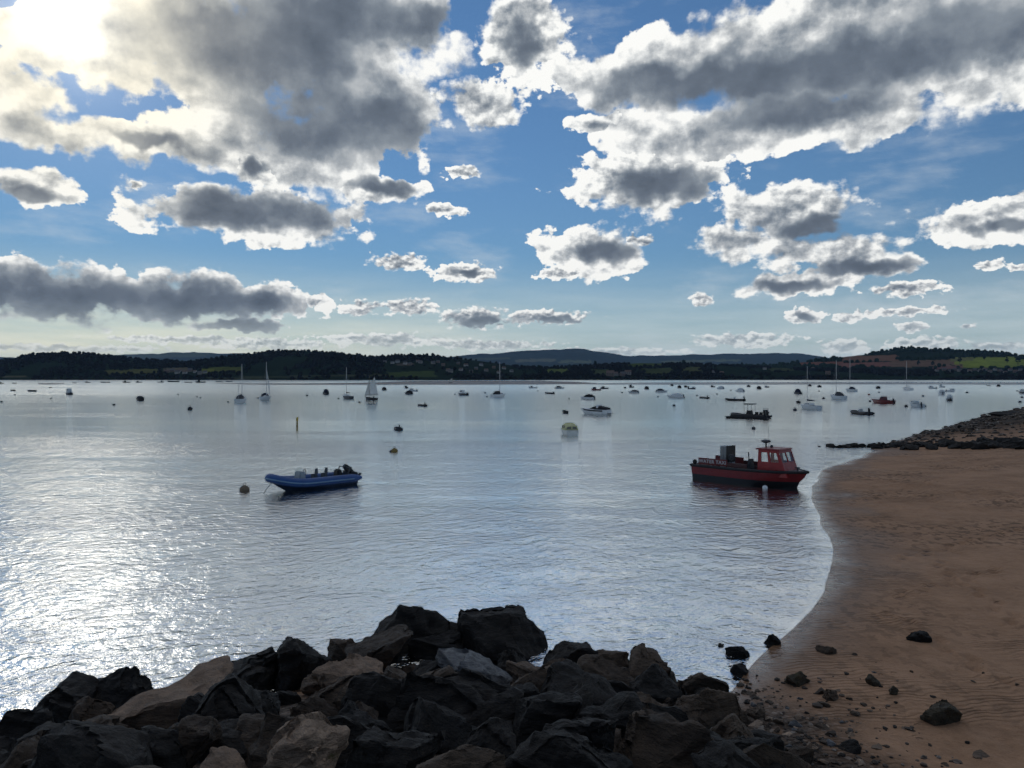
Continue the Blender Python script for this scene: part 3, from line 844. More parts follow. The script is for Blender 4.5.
PILE = [  # column, row of the middle, width, height in the photo, tone, tilt, label
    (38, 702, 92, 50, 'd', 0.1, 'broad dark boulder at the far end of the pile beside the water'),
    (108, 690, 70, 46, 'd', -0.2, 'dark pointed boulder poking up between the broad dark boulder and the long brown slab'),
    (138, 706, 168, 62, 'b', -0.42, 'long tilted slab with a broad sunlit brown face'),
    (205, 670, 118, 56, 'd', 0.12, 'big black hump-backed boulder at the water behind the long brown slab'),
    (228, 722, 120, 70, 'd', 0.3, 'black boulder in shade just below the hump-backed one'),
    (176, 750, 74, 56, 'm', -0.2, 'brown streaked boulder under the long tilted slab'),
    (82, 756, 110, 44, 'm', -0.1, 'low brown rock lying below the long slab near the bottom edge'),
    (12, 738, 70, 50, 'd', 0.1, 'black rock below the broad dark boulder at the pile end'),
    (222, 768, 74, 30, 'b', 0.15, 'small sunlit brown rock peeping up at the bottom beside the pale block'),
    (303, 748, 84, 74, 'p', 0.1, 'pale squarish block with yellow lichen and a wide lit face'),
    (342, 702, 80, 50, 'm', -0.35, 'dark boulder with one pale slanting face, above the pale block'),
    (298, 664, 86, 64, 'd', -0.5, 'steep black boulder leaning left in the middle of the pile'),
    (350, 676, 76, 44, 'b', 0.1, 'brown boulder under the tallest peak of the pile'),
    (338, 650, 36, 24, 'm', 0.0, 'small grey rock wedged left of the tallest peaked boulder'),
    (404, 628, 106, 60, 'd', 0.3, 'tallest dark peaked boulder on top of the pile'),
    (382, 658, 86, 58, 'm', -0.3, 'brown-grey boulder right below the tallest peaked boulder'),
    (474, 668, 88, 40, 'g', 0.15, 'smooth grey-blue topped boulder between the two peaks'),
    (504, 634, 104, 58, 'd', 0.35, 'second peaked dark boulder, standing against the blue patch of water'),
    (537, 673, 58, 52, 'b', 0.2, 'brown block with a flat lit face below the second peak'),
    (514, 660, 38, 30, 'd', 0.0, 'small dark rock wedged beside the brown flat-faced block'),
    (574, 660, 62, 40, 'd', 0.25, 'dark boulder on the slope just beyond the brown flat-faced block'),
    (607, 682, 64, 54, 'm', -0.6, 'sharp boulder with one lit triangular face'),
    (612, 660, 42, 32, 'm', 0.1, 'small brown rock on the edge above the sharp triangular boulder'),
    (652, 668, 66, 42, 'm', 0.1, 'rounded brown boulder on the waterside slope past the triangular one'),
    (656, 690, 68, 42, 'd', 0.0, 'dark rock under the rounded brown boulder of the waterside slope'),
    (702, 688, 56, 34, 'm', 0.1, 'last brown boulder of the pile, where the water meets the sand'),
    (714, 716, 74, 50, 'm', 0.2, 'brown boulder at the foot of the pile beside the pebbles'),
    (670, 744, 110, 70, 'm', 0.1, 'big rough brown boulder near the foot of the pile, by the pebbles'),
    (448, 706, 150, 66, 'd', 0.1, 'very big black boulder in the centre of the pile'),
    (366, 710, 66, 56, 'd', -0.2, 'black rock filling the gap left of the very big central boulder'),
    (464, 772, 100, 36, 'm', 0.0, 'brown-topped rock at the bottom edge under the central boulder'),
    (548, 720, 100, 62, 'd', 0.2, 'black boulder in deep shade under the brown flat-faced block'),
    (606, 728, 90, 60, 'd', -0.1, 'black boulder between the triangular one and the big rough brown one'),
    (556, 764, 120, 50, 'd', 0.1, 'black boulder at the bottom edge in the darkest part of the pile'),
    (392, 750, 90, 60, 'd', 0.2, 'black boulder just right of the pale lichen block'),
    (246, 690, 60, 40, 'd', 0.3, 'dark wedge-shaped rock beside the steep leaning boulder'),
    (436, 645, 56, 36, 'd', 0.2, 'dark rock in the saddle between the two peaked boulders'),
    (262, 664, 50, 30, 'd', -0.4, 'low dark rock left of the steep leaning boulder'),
]
BEACH_STONES = [  # column, row, width, height, label
    (773, 638, 18, 15, 'upright dark stone standing at the very edge of the water'),
    (740, 651, 24, 14, 'flat dark stone lying in the shallows nearest the rock pile'),
    (722, 646, 11, 7, 'small dark stone farthest out in the shallows'),
    (741, 669, 22, 13, 'jagged dark stone in the wash below the flat stone'),
    (827, 648, 19, 14, 'squat brown stone on wet sand beyond the water edge stones'),
    (799, 677, 27, 18, 'blocky grey stone on the sand between the pile and the squat brown stone'),
    (919, 636, 24, 13, 'lone dark stone farthest up the open sand'),
    (875, 679, 15, 14, 'upright stone, taller of the close pair on the rippled sand'),
    (893, 689, 13, 11, 'round stone, lower of the close pair on the rippled sand'),
    (833, 694, 17, 14, 'brown stone leaning on a flatter one near the blocky grey stone'),
    (819, 690, 14, 9, 'flat brown stone touching the leaning brown stone'),
    (946, 711, 37, 27, 'largest weed-covered stone on the beach, alone on the sand'),
    (801, 757, 38, 22, 'big brown stone among the pebbles at the bottom edge'),
    (758, 712, 22, 14, 'reddish stone at the top of the pebble patch'),
    (850, 747, 26, 12, 'dark flat stone at the far side of the pebble patch'),
    (748, 748, 30, 20, 'dark stone between the pile and the pebble patch'),
]

def build_rocks():
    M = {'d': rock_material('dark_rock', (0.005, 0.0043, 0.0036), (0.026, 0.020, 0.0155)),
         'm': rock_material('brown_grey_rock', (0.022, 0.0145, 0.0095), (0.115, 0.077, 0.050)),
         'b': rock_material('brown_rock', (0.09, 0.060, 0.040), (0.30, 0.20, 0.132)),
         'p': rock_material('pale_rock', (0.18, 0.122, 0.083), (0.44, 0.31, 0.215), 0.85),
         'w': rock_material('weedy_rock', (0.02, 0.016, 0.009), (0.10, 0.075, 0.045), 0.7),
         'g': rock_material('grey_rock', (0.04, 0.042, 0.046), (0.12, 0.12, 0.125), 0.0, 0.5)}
    rs = random.Random(11)
    taken = []
    for k, (px, py, w, h, tone, tilt, label) in enumerate(PILE):
        size_px = (w + h) / 2
        c = hit_land(px, py + h * 0.15, 0.25)
        d = c.y
        mw, mh = w * d / FPX / 2, h * d / FPX / 2
        half = (mw * 1.17, (mw * 0.6 + mh * 0.6) * 1.05, mh * 1.5)
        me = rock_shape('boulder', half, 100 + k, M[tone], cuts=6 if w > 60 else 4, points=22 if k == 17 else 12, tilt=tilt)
        ob = bpy.data.objects.new('boulder', me)
        COL.objects.link(ob)
        ob.location = (c.x, c.y + half[1] * 0.35, c.z - mh * 0.25)
        ob.rotation_euler = (rs.uniform(-0.12, 0.12), 0, rs.uniform(-0.3, 0.3))
        tag(ob, label, 'boulder', 'boulders piled against the sea wall')
        taken.append((ob.location.x, ob.location.y, max(half[0], half[1])))
    # smaller stuff wedged in the gaps, and the rest of the pile past both sides of the frame
    g = 'rocks wedged between the boulders of the pile'
    meshes = [rock_shape('rock', (0.42 * rs.uniform(0.8, 1.3), 0.38, 0.33), 300 + i, M['d' if i % 3 else 'm'], cuts=4, points=14) for i in range(7)]
    n = 0
    while n < 150:
        x, y = rs.uniform(-13, 3.6), rs.uniform(3.2, 15.5)
        s = float(shore_distance(np.array([x]), np.array([y]))[0])
        if s < -0.15 or s > 9:
            continue
        if any((x - a) ** 2 + (y - b_) ** 2 < (0.42 * r) ** 2 for a, b_, r in taken):
            continue
        z = float(land_height(np.array([x]), np.array([y]))[0])
        sc = rs.uniform(0.55, 1.25) * (1.3 if s > 3 else 1.0)
        ob = bpy.data.objects.new('rock', meshes[n % 7])
        COL.objects.link(ob)
        ob.scale = (sc, sc * rs.uniform(0.8, 1.2), sc)
        ob.location = (x, y, z + 0.08 * sc)
        ob.rotation_euler = (rs.uniform(-0.5, 0.5), rs.uniform(-0.5, 0.5), rs.uniform(0, 6.28))
        tag(ob, 'dark rock wedged low in the gaps of the boulder pile', 'rock', g)
        taken.append((x, y, 0.5 * sc))
        n += 1
    # stones on the beach
    for k, (px, py, w, h, label) in enumerate(BEACH_STONES):
        c = hit_land(px, py + h * 0.45, 0.0)
        d = c.y
        mw, mh = w * d / FPX / 2, h * d / FPX / 2
        me = rock_shape('stone', (mw * 1.2, mw * 0.95, mh * 1.25), 500 + k, M['w' if k in (7, 8, 11, 5) else 'm' if k in (4, 9, 10, 12, 13) else 'd'], cuts=4, points=14)
        ob = bpy.data.objects.new('stone', me)
        COL.objects.link(ob)
        ob.location = (c.x, c.y + mw * 0.4, c.z + mh * 0.35)
        ob.rotation_euler = (0, rs.uniform(-0.2, 0.2), rs.uniform(-0.4, 0.4))
        tag(ob, label, 'stone', 'loose stones lying on the beach')
    pm = [rock_shape('pebble', (0.075, 0.062, 0.045), 700 + i, M[t], cuts=2, points=12) for i, t in enumerate('mmbbpmdgmb')]
    for i in range(230):
        if i < 165:
            px, py = 742 + abs(rs.gauss(0, 70)), 768 - abs(rs.gauss(0, 36))
            if px < 742 or py < 690:
                px, py = rs.uniform(735, 800), rs.uniform(690, 768)
        elif i < 200:
            px, py = rs.gauss(748, 13), rs.gauss(697, 8)
        else:
            px, py = rs.uniform(770, 1020), rs.uniform(655, 768)
        c = hit_land(px, py, 0.0)
        ob = bpy.data.objects.new('pebble', pm[rs.randrange(10)])
        COL.objects.link(ob)
        sc = rs.choice((0.5, 0.6, 0.8, 0.9, 1.0, 1.3, 1.9 if i < 165 else 0.6))
        ob.scale = (sc * rs.uniform(0.8, 1.3), sc, sc * rs.uniform(0.7, 1.1))
        ob.location = (c.x, c.y, c.z + 0.002 * sc)
        ob.rotation_euler = (rs.uniform(-0.3, 0.3), rs.uniform(-0.3, 0.3), rs.uniform(0, 6.28))
        tag(ob, 'small pebble scattered on the sand near the boulder pile', 'pebble', 'pebbles scattered on the sand')
    # the low line of weedy rocks that crosses the beach and runs out into the water
    lm = [rock_shape('shore_rock', (0.85 * rs.uniform(0.8, 1.4), 0.7, 0.42), 800 + i, M['d'], cuts=3, points=14) for i in range(6)]
    for i in range(120):
        t = (i / 119) ** 0.8
        px = 822 + 206 * t ** 0.9 + rs.uniform(-3, 3)
        py = 447.6 - 2.2 * t + rs.gauss(0, 0.5 + 2.2 * t)
        c = hit_land(px, py, 0.0)
        ob = bpy.data.objects.new('shore_rock', lm[i % 6])
        COL.objects.link(ob)
        sc = rs.uniform(0.3, 0.85) * (0.85 + 0.6 * t)
        ob.scale = (sc, sc, sc * rs.uniform(0.8, 1.2))
        ob.location = (c.x, c.y, c.z + 0.12 * sc)
        ob.rotation_euler = (rs.uniform(-0.25, 0.25), rs.uniform(-0.25, 0.25), rs.uniform(0, 6.28))
        tag(ob, 'dark weedy rock in the low rock line that crosses the beach', 'rock', 'rocks of the low line across the beach')
    for i, (px, py, w, label) in enumerate([
        (918.5, 439, 7, 'dark rock standing in the water edge, nearest of those along the far shingle bank'),
        (938, 434.5, 5, 'small dark rock on the edge of the shingle bank, next beyond the nearest one'),
        (952, 430.5, 6, 'low dark rock halfway along the shingle bank edge'),
        (960, 427.5, 7, 'wide dark rock on the shingle bank, just past the halfway low rock'),
        (879, 443.5, 5, 'small dark rock in the water off the tip of the shingle bank')]):
        c = hit_land(px, py, 0.0)
        ob = bpy.data.objects.new('shore_rock', lm[i % 6])
        COL.objects.link(ob)
        sc = w * c.y / FPX / 1.9
        ob.scale = (sc, sc, sc * 1.2)
        ob.location = (c.x, c.y, c.z + 0.2 * sc)
        tag(ob, label, 'rock', 'rocks along the far shingle bank')
    for i, (px0, px1, py) in enumerate([(986, 1030, 414.5)]):
        c = hit_land((px0 + px1) / 2, py, 0.0)
        me = rock_shape('rock_ledge', ((px1 - px0) * c.y / FPX / 2, 1.6, 0.5), 900, M['d'], cuts=4, points=18)
        ob = bpy.data.objects.new('rock_ledge', me)
        COL.objects.link(ob)
        ob.location = (c.x, c.y, c.z + 0.05)
        tag(ob, 'long low dark ledge at the end of the shingle bank', 'ledge')

def shingle(name, label, n, pick, size, mat, seed):
    """a spread of small stones nobody could count, as one object"""
    rs = random.Random(seed)
    bm = bmesh.new()
    bmesh.ops.create_icosphere(bm, subdivisions=1, radius=1.0)
    base = np.array([v.co[:] for v in bm.verts])
    fac = np.array([[v.index for v in f.verts] for f in bm.faces])
    bm.free()
    pts = np.array([pick(rs) for _ in range(n)])
    z = land_height(pts[:, 0], pts[:, 1])
    nr = np.random.RandomState(seed)
    vs = []
    for i in range(n):
        r = size * nr.lognormal(0, 0.45)
        q = base * (1 + nr.uniform(-0.25, 0.25, (len(base), 1))) * np.array([r * nr.uniform(0.8, 1.5), r, r * nr.uniform(0.45, 0.8)])
        a = nr.uniform(0, 6.28)
        c, s_ = math.cos(a), math.sin(a)
        q = q @ np.array([[c, s_, 0], [-s_, c, 0], [0, 0, 1]])
        vs.append(q + np.array([pts[i, 0], pts[i, 1], z[i] + r * 0.15]))
    ob = np_mesh(name, np.concatenate(vs), np.concatenate([fac + i * len(base) for i in range(n)]), mat, smooth=False)
    ob['kind'] = 'stuff'
    ob['label'] = label
    return ob

def build_shingle():
    def stones(b, p, out):
        pos = b.new('ShaderNodeNewGeometry').outputs['Position']
        c = b.sep(b.voro(pos, 5.0, out='Color'))[0]
        b.put(p.inputs['Base Color'], b.ramp(c, [(0.0, (0.016, 0.012, 0.009)), (0.5, (0.06, 0.042, 0.03)), (0.85, (0.12, 0.085, 0.062)), (1.0, (0.26, 0.215, 0.175))]))
    m = principled('shingle_stones', rough=0.7, spec=0.3, build=stones)
    def near_rocks(rs):
        while True:
            x, y = rs.uniform(2.6, 7.2), rs.uniform(8.0, 15.6)
            if rs.random() < math.exp(-max(0, x - 3.6) / 1.15) * (1 if y < 13 else 0.45) and shore_distance(np.array([x]), np.array([y]))[0] > 0.05:
                return x, y
    shingle('shingle', 'dark brown shingle at the foot of the boulder pile', 2600, near_rocks, 0.028, m, 21)
    def bank(rs):
        while True:
            x, y = rs.uniform(26, 135), rs.uniform(66, 170)
            s = shore_distance(np.array([x]), np.array([y]))[0]
            if 0.1 < s < 40 and x / y < 0.80 and rs.random() < 0.25 + 0.75 * math.exp(-s / 5):
                return x, y
    shingle('shingle', 'dark stones strewn over the far shingle bank', 1600, bank, 0.17, m, 22)
# ------------------------------------------------------------------ boats
class MB:
    """collects boxes, tubes and lofts into one mesh"""
    def __init__(self):
        self.v, self.f, self.mi = [], [], []
    def add(self, vs, fs, mi=0):
        o = len(self.v)
        self.v += [tuple(v) for v in vs]
        self.f += [tuple(i + o for i in f) for f in fs]
        self.mi += [mi] * len(fs)
    def box(self, x0, x1, y0, y1, z0, z1, top=None, mi=0):
        """top = (dx0, dx1, dy) insets of the top face"""
        a, b_, c = top or (0, 0, 0)
        vs = [(x0, y0, z0), (x1, y0, z0), (x1, y1, z0), (x0, y1, z0), (x0 + a, y0 + c, z1), (x1 - b_, y0 + c, z1), (x1 - b_, y1 - c, z1), (x0 + a, y1 - c, z1)]
        self.add(vs, [(3, 2, 1, 0), (4, 5, 6, 7), (0, 1, 5, 4), (1, 2, 6, 5), (2, 3, 7, 6), (3, 0, 4, 7)], mi)
    def tube(self, pts, r, n=8, mi=0, cap=True):
        pts = [Vector(p) for p in pts]
        rr = r if isinstance(r, (list, tuple)) else [r] * len(pts)
        o = len(self.v)
        up = Vector((0, 0, 1))
        for i, p in enumerate(pts):
            t = (pts[min(i + 1, len(pts) - 1)] - pts[max(i - 1, 0)]).normalized()
            s = t.cross(up if abs(t.z) < 0.95 else Vector((0, 1, 0))).normalized()
            u = s.cross(t)
            for k in range(n):
                a = 2 * math.pi * k / n
                self.v.append(tuple(p + (s * math.cos(a) + u * math.sin(a)) * rr[i]))
        for i in range(len(pts) - 1):
            for k in range(n):
                a, b_ = o + i * n + k, o + i * n + (k + 1) % n
                self.f.append((a, b_, b_ + n, a + n)); self.mi.append(mi)
        if cap:
            self.f.append(tuple(o + k for k in range(n))[::-1]); self.mi.append(mi)
            e = o + (len(pts) - 1) * n
            self.f.append(tuple(e + k for k in range(n))); self.mi.append(mi)
    def ball(self, c, rx, ry=None, rz=None, nu=12, nv=8, mi=0):
        ry, rz = ry or rx, rz or rx
        o = len(self.v)
        for j in range(nv + 1):
            th = math.pi * j / nv
            for i in range(nu):
                a = 2 * math.pi * i / nu
                self.v.append((c[0] + rx * math.sin(th) * math.cos(a), c[1] + ry * math.sin(th) * math.sin(a), c[2] + rz * math.cos(th)))
        for j in range(nv):
            for i in range(nu):
                a, b_ = o + j * nu + i, o + j * nu + (i + 1) % nu
                self.f.append((a, a + nu, b_ + nu, b_)); self.mi.append(mi)
    def rings(self, rings, mi=0, close=False, cap=True):
        n = len(rings[0])
        o = len(self.v)
        for r in rings:
            self.v += [tuple(p) for p in r]
        for i in range(len(rings) - 1):
            for k in range(n if close else n - 1):
                a, b_ = o + i * n + k, o + i * n + (k + 1) % n
                self.f.append((a, b_, b_ + n, a + n)); self.mi.append(mi if not callable(mi) else mi(i, k))
        if cap:
            for i, fl in ((0, True), (len(rings) - 1, False)):
                t = tuple(o + i * n + k for k in range(n))
                self.f.append(t[::-1] if fl else t); self.mi.append(mi if not callable(mi) else 0)
    def build(self, name, mat, parent=None, smooth=False, bevel=0.0):
        mats = mat if isinstance(mat, (list, tuple)) else [mat]
        ob = mesh_object(name, self.v, self.f, None, parent)
        for m in mats:
            ob.data.materials.append(m)
        ob.data.polygons.foreach_set('material_index', self.mi)
        bm = bmesh.new()
        bm.from_mesh(ob.data)
        bmesh.ops.remove_doubles(bm, verts=bm.verts[:], dist=1e-4)
        bmesh.ops.recalc_face_normals(bm, faces=bm.faces[:])
        if bevel:
            es = [e for e in bm.edges if len(e.link_faces) == 2 and e.calc_face_angle(0) > R(40)]
            bmesh.ops.bevel(bm, geom=es, offset=bevel, segments=2, affect='EDGES', clamp_overlap=True)
        bm.to_mesh(ob.data)
        bm.free()
        if smooth:
            ob.data.polygons.foreach_set('use_smooth', [True] * len(ob.data.polygons))
            ob.data.set_sharp_from_angle(angle=R(38))
        return ob

def empty(name, label, cat, group=None):
    o = bpy.data.objects.new(name, None)
    COL.objects.link(o)
    o.empty_display_size = 0.3
    return tag(o, label, cat, group)

_mat = {}
def paint(c, rough=0.4, metal=0.0):
    k = (tuple(round(x, 3) for x in c), rough, metal)
    if k not in _mat:
        _mat[k] = principled('boat_paint', c, rough, metal, vary=0.18, vscale=2.5)
    return _mat[k]

WHITE, CREAM, PALE = (0.80, 0.80, 0.78), (0.48, 0.45, 0.32), (0.60, 0.63, 0.63)
BLACK, NAVY, DGREY = (0.012, 0.012, 0.014), (0.015, 0.022, 0.045), (0.05, 0.053, 0.06)
RED, GREEN, BLUE = (0.15, 0.013, 0.012), (0.03, 0.07, 0.05), (0.016, 0.055, 0.21)
ORANGE, YELLOW, TAN = (0.22, 0.06, 0.02), (0.22, 0.15, 0.04), (0.17, 0.125, 0.08)

def glass_mat():
    if 'glass' not in _mat:
        m = bpy.data.materials.new('window_glass')
        m.use_nodes = True
        nt = m.node_tree
        nt.nodes.clear()
        b = NB(nt)
        out = b.new('ShaderNodeOutputMaterial')
        t = b.new('ShaderNodeBsdfTransparent'); t.inputs[0].default_value = (0.82, 0.87, 0.87, 1)
        g = b.new('ShaderNodeBsdfGlossy'); g.inputs['Roughness'].default_value = 0.03
        mx = b.new('ShaderNodeMixShader'); mx.inputs[0].default_value = 0.12
        b.l.new(t.outputs[0], mx.inputs[1]); b.l.new(g.outputs[0], mx.inputs[2]); b.l.new(mx.outputs[0], out.inputs[0])
        _mat['glass'] = m
    return _mat['glass']

def hull_rings(L, B, fb, fs, draft, transom=0.82, rake=0.35, fine=2.0, n=18, bootf=0.22):
    """cross sections from stern to bow; each runs port sheer > keel > starboard sheer, five levels a side"""
    lv = [(1.0, 1.0, 1.0), (0.62, 0.965, 0.72), (bootf, 0.90, 0.36), (0.0, 0.82, 0.15), (-0.55, 0.55, -0.1)]
    rings = []
    for i in range(n):
        t = i / (n - 1)
        ts = 1 - (1 - t) ** 1.25 if t > 0 else 0
        side = []
        sheer = fs + (fb - fs) * ts ** 2.2
        for (f, w, rk) in lv:
            x = -L / 2 + ts * (L - rake * (1 - rk))
            pw = fine * (0.75 + 0.25 * max(f, 0))
            if ts < 0.45:
                b = transom + (1 - transom) * math.sin(ts / 0.45 * math.pi / 2)
            else:
                b = 1 - ((ts - 0.45) / 0.55) ** pw
            b = max(b, 0.012) * w * B / 2
            z = f * (sheer if f > 0 else draft)
            side.append((x, b, z))
        xk = -L / 2 + ts * (L - rake * 1.25)
        keel = (xk, 0.0, -draft * (1 - 0.35 * ts ** 3))
        rings.append([(x, y, z) for x, y, z in side] + [keel] + [(x, -y, z) for x, y, z in side[::-1]])
    return rings

def add_hull(parent, L, B, fb, fs, draft, topside, bottom=None, boot=None, deck=None, cockpit=(0.0, 0.0), **kw):
    """hull, deck with an open cockpit between the two fractions of the length"""
    rg = hull_rings(L, B, fb, fs, draft, **kw)
    m = MB()
    def zone(i, k):
        k = min(k, 9 - k)
        return 0 if k < 2 else (1 if k == 2 else 2)
    m.rings(rg, mi=zone, cap=False)
    o = len(m.v)
    m.add(rg[0], [tuple(range(11))], 0)                 # transom
    hull = m.build('hull', [paint(topside), paint(boot or topside), paint(bottom or BLACK)], parent, smooth=True)
    d = MB()
    c0, c1 = cockpit
    rows = []
    n = len(rg)
    for i, r in enumerate(rg):
        t = i / (n - 1)
        a, z = r[0][1], r[0][2]
        x = r[0][0]
        if c0 < c1 and c0 <= t <= c1:
            rows.append([(x, a * 0.97, z - 0.01), (x, a * 0.84, z - 0.01), (x, a * 0.80, z * 0.35), (x, -a * 0.80, z * 0.35), (x, -a * 0.84, z - 0.01), (x, -a * 0.97, z - 0.01)])
        else:
            cam = 0.05 * a
            rows.append([(x, a * 0.97, z - 0.01), (x, a * 0.84, z + cam * 0.5), (x, a * 0.5, z + cam), (x, -a * 0.5, z + cam), (x, -a * 0.84, z + cam * 0.5), (x, -a * 0.97, z - 0.01)])
    d.rings(rows, cap=False)
    d.build('deck', paint(deck or topside), parent)
    return rg

def add_outboard(parent, x, z, s=1.0, tilt=0.35, y=0.0, col=BLACK):
    m = MB()
    m.box(-0.20 * s, 0.20 * s, -0.16 * s, 0.16 * s, 0.28 * s, 0.78 * s, top=(0.06 * s, 0.10 * s, 0.04 * s))
    m.box(-0.12 * s, 0.12 * s, -0.09 * s, 0.09 * s, -0.45 * s, 0.28 * s, top=(-0.02 * s, -0.02 * s, -0.03 * s))
    m.box(-0.30 * s, 0.14 * s, -0.03 * s, 0.03 * s, -0.62 * s, -0.45 * s)
    m.tube([(-0.3 * s, 0, -0.55 * s), (0.16 * s, 0, -0.55 * s)], [0.04 * s, 0.06 * s])
    for k in range(3):
        a = k * 2.094
        m.add([(-0.32 * s, 0, -0.55 * s), (-0.30 * s, 0.15 * s * math.cos(a), -0.55 * s + 0.15 * s * math.sin(a)), (-0.35 * s, 0.13 * s * math.cos(a + 0.6), -0.55 * s + 0.13 * s * math.sin(a + 0.6)), (-0.33 * s, 0, -0.54 * s)], [(0, 1, 2), (2, 1, 3)])
    ob = m.build('outboard_motor', paint(col, 0.3), parent, bevel=0.02 * s)
    ob.location = (x, y, z)
    ob.rotation_euler = (0, tilt, 0)
    return ob

def add_cabin(parent, x0, x1, w, z0, h, col, front=0.35, back=0.05, glass=True):
    m = MB()
    m.box(x0, x1, -w / 2, w / 2, z0, z0 + h, top=(back, front, w * 0.09))
    cab = m.build('cabin', paint(col), parent, bevel=0.04)
    if glass:
        g = MB()
        n = 2
        for s in (-1, 1):
            for k in range(n):
                a = x0 + back + 0.08 + (x1 - front * 0.7 - x0 - back - 0.16) * k / n
                b_ = a + (x1 - front * 0.7 - x0 - back - 0.16) / n - 0.07
                y0_, y1_ = w / 2 - w * 0.09 * 0.5, w / 2 - w * 0.09 * 0.9
                e = 0.012
                g.add([(a, s * (y0_ + e), z0 + h * 0.5), (b_, s * (y0_ + e), z0 + h * 0.5), (b_ - 0.03, s * (y1_ + e), z0 + h * 0.9), (a + 0.03, s * (y1_ + e), z0 + h * 0.9)], [(0, 1, 2, 3)])
        f0, f1 = front * 0.5, front * 0.9
        g.add([(x1 - f0 + 0.012, -w * 0.36, z0 + h * 0.5), (x1 - f0 + 0.012, w * 0.36, z0 + h * 0.5), (x1 - f1 + 0.012, w * 0.33, z0 + h * 0.9), (x1 - f1 + 0.012, -w * 0.33, z0 + h * 0.9)], [(0, 1, 2, 3)])
        g.build('window', paint((0.02, 0.025, 0.03), 0.08), parent)
    return cab

def add_rig(parent, x, z, H, L, boom=0.0, cover=None, sail=False, r=0.055, hull_z=0.7):
    m = MB(); m.tube([(x, 0, z), (x, 0, H)], [r, r * 0.7]); mast = m.build('mast', paint((0.52, 0.52, 0.52), 0.35), parent)
    s = MB(); s.tube([(x + 0.05, -0.45 * L / 6, z + (H - z) * 0.55), (x + 0.05, 0.45 * L / 6, z + (H - z) * 0.55)], 0.02); s.build('spreader', paint((0.4, 0.4, 0.4), 0.35), mast)
    g = MB()
    for p, q in (((L * 0.47, 0, hull_z + 0.05), (x, 0, H * 0.97)), ((-L * 0.48, 0, hull_z), (x, 0, H)), ((x - 0.1, L * 0.14, hull_z), (x, 0, H * 0.95)), ((x - 0.1, -L * 0.14, hull_z), (x, 0, H * 0.95))):
        g.tube([p, q], 0.011, 4)
    g.build('rigging', paint((0.2, 0.2, 0.2), 0.4), mast)
    if boom:
        b = MB(); b.tube([(x - 0.05, 0, z + 0.55), (x - boom, 0, z + 0.62)], 0.045); bo = b.build('boom', paint((0.52, 0.52, 0.52), 0.35), parent)
        if cover:
            c = MB(); c.tube([(x + 0.02, 0, z + 0.95), (x - 0.15, 0, z + 0.72), (x - boom * 0.5, 0, z + 0.72), (x - boom * 0.95, 0, z + 0.70)], [0.08, 0.17, 0.14, 0.07]); c.build('sail_cover', paint(cover, 0.9), bo, smooth=True)
    return mast

def yacht(L, mast_h, hull=WHITE, cover=NAVY, hood=None, cabin=WHITE, mast_at=0.06, mizzen=0.0, furled=False, r=0.055):
    def mk(root):
        B, fb, fs = L * 0.33, L * 0.135 + 0.15, L * 0.11 + 0.12
        add_hull(root, L, B, fb, fs, 0.45, hull, boot=hull, deck=PALE, cockpit=(0.06, 0.30), rake=L * 0.16, transom=0.68)
        add_cabin(root, -L * 0.14, L * 0.22, B * 0.58, fs + 0.02, 0.42, cabin, front=0.5)
        add_rig(root, L * mast_at, fs + 0.3, mast_h, L, boom=L * 0.40, cover=cover, hull_z=fs + 0.05, r=r)
        if mizzen:
            m = MB(); m.tube([(-L * 0.36, 0, fs), (-L * 0.36, 0, mizzen)], [0.045, 0.03]); m.build('mizzen_mast', paint((0.52, 0.52, 0.52), 0.35), root)
        if hood:
            h = MB()
            rg = []
            for t in (0, 0.35, 0.7, 1.0):
                x, k = -L * 0.30 + t * L * 0.24, math.sin(0.35 + t * 1.9)
                rg.append([(x, -B * 0.33, fs), (x, -B * 0.31, fs + 0.85 * k), (x, 0, fs + 1.0 * k), (x, B * 0.31, fs + 0.85 * k), (x, B * 0.33, fs)])
            h.rings(rg)
            h.build('spray_hood', paint(hood, 0.9), root)
        if furled:
            j = MB()
            xs, z0 = L * 0.46, fs + 0.4
            j.add([(xs, 0, z0), (L * mast_at + 0.3, 0.0, mast_h * 0.80), (L * 0.14, 0.55, z0 + 0.45), (xs * 0.62, 0.34, z0 + mast_h * 0.3)], [(0, 2, 3), (3, 2, 1), (0, 3, 1)])
            sl = j.build('jib', paint((0.70, 0.70, 0.66), 0.9), root)
            sd = sl.modifiers.new('thick', 'SOLIDIFY'); sd.thickness = 0.02
        for s in (1,):
            p = MB()
            for xx in (L * 0.44, L * 0.3, 0, -L * 0.25, -L * 0.44):
                for sy in (-1, 1):
                    yy = sy * B * 0.42 * (0.35 if xx > L * 0.4 else 0.75 if xx > L * 0.25 else 1)
                    p.tube([(xx, yy, fs), (xx, yy, fs + 0.55)], 0.014, 4)
            p.build('guard_rail', paint((0.4, 0.4, 0.4), 0.3), root)
    return mk

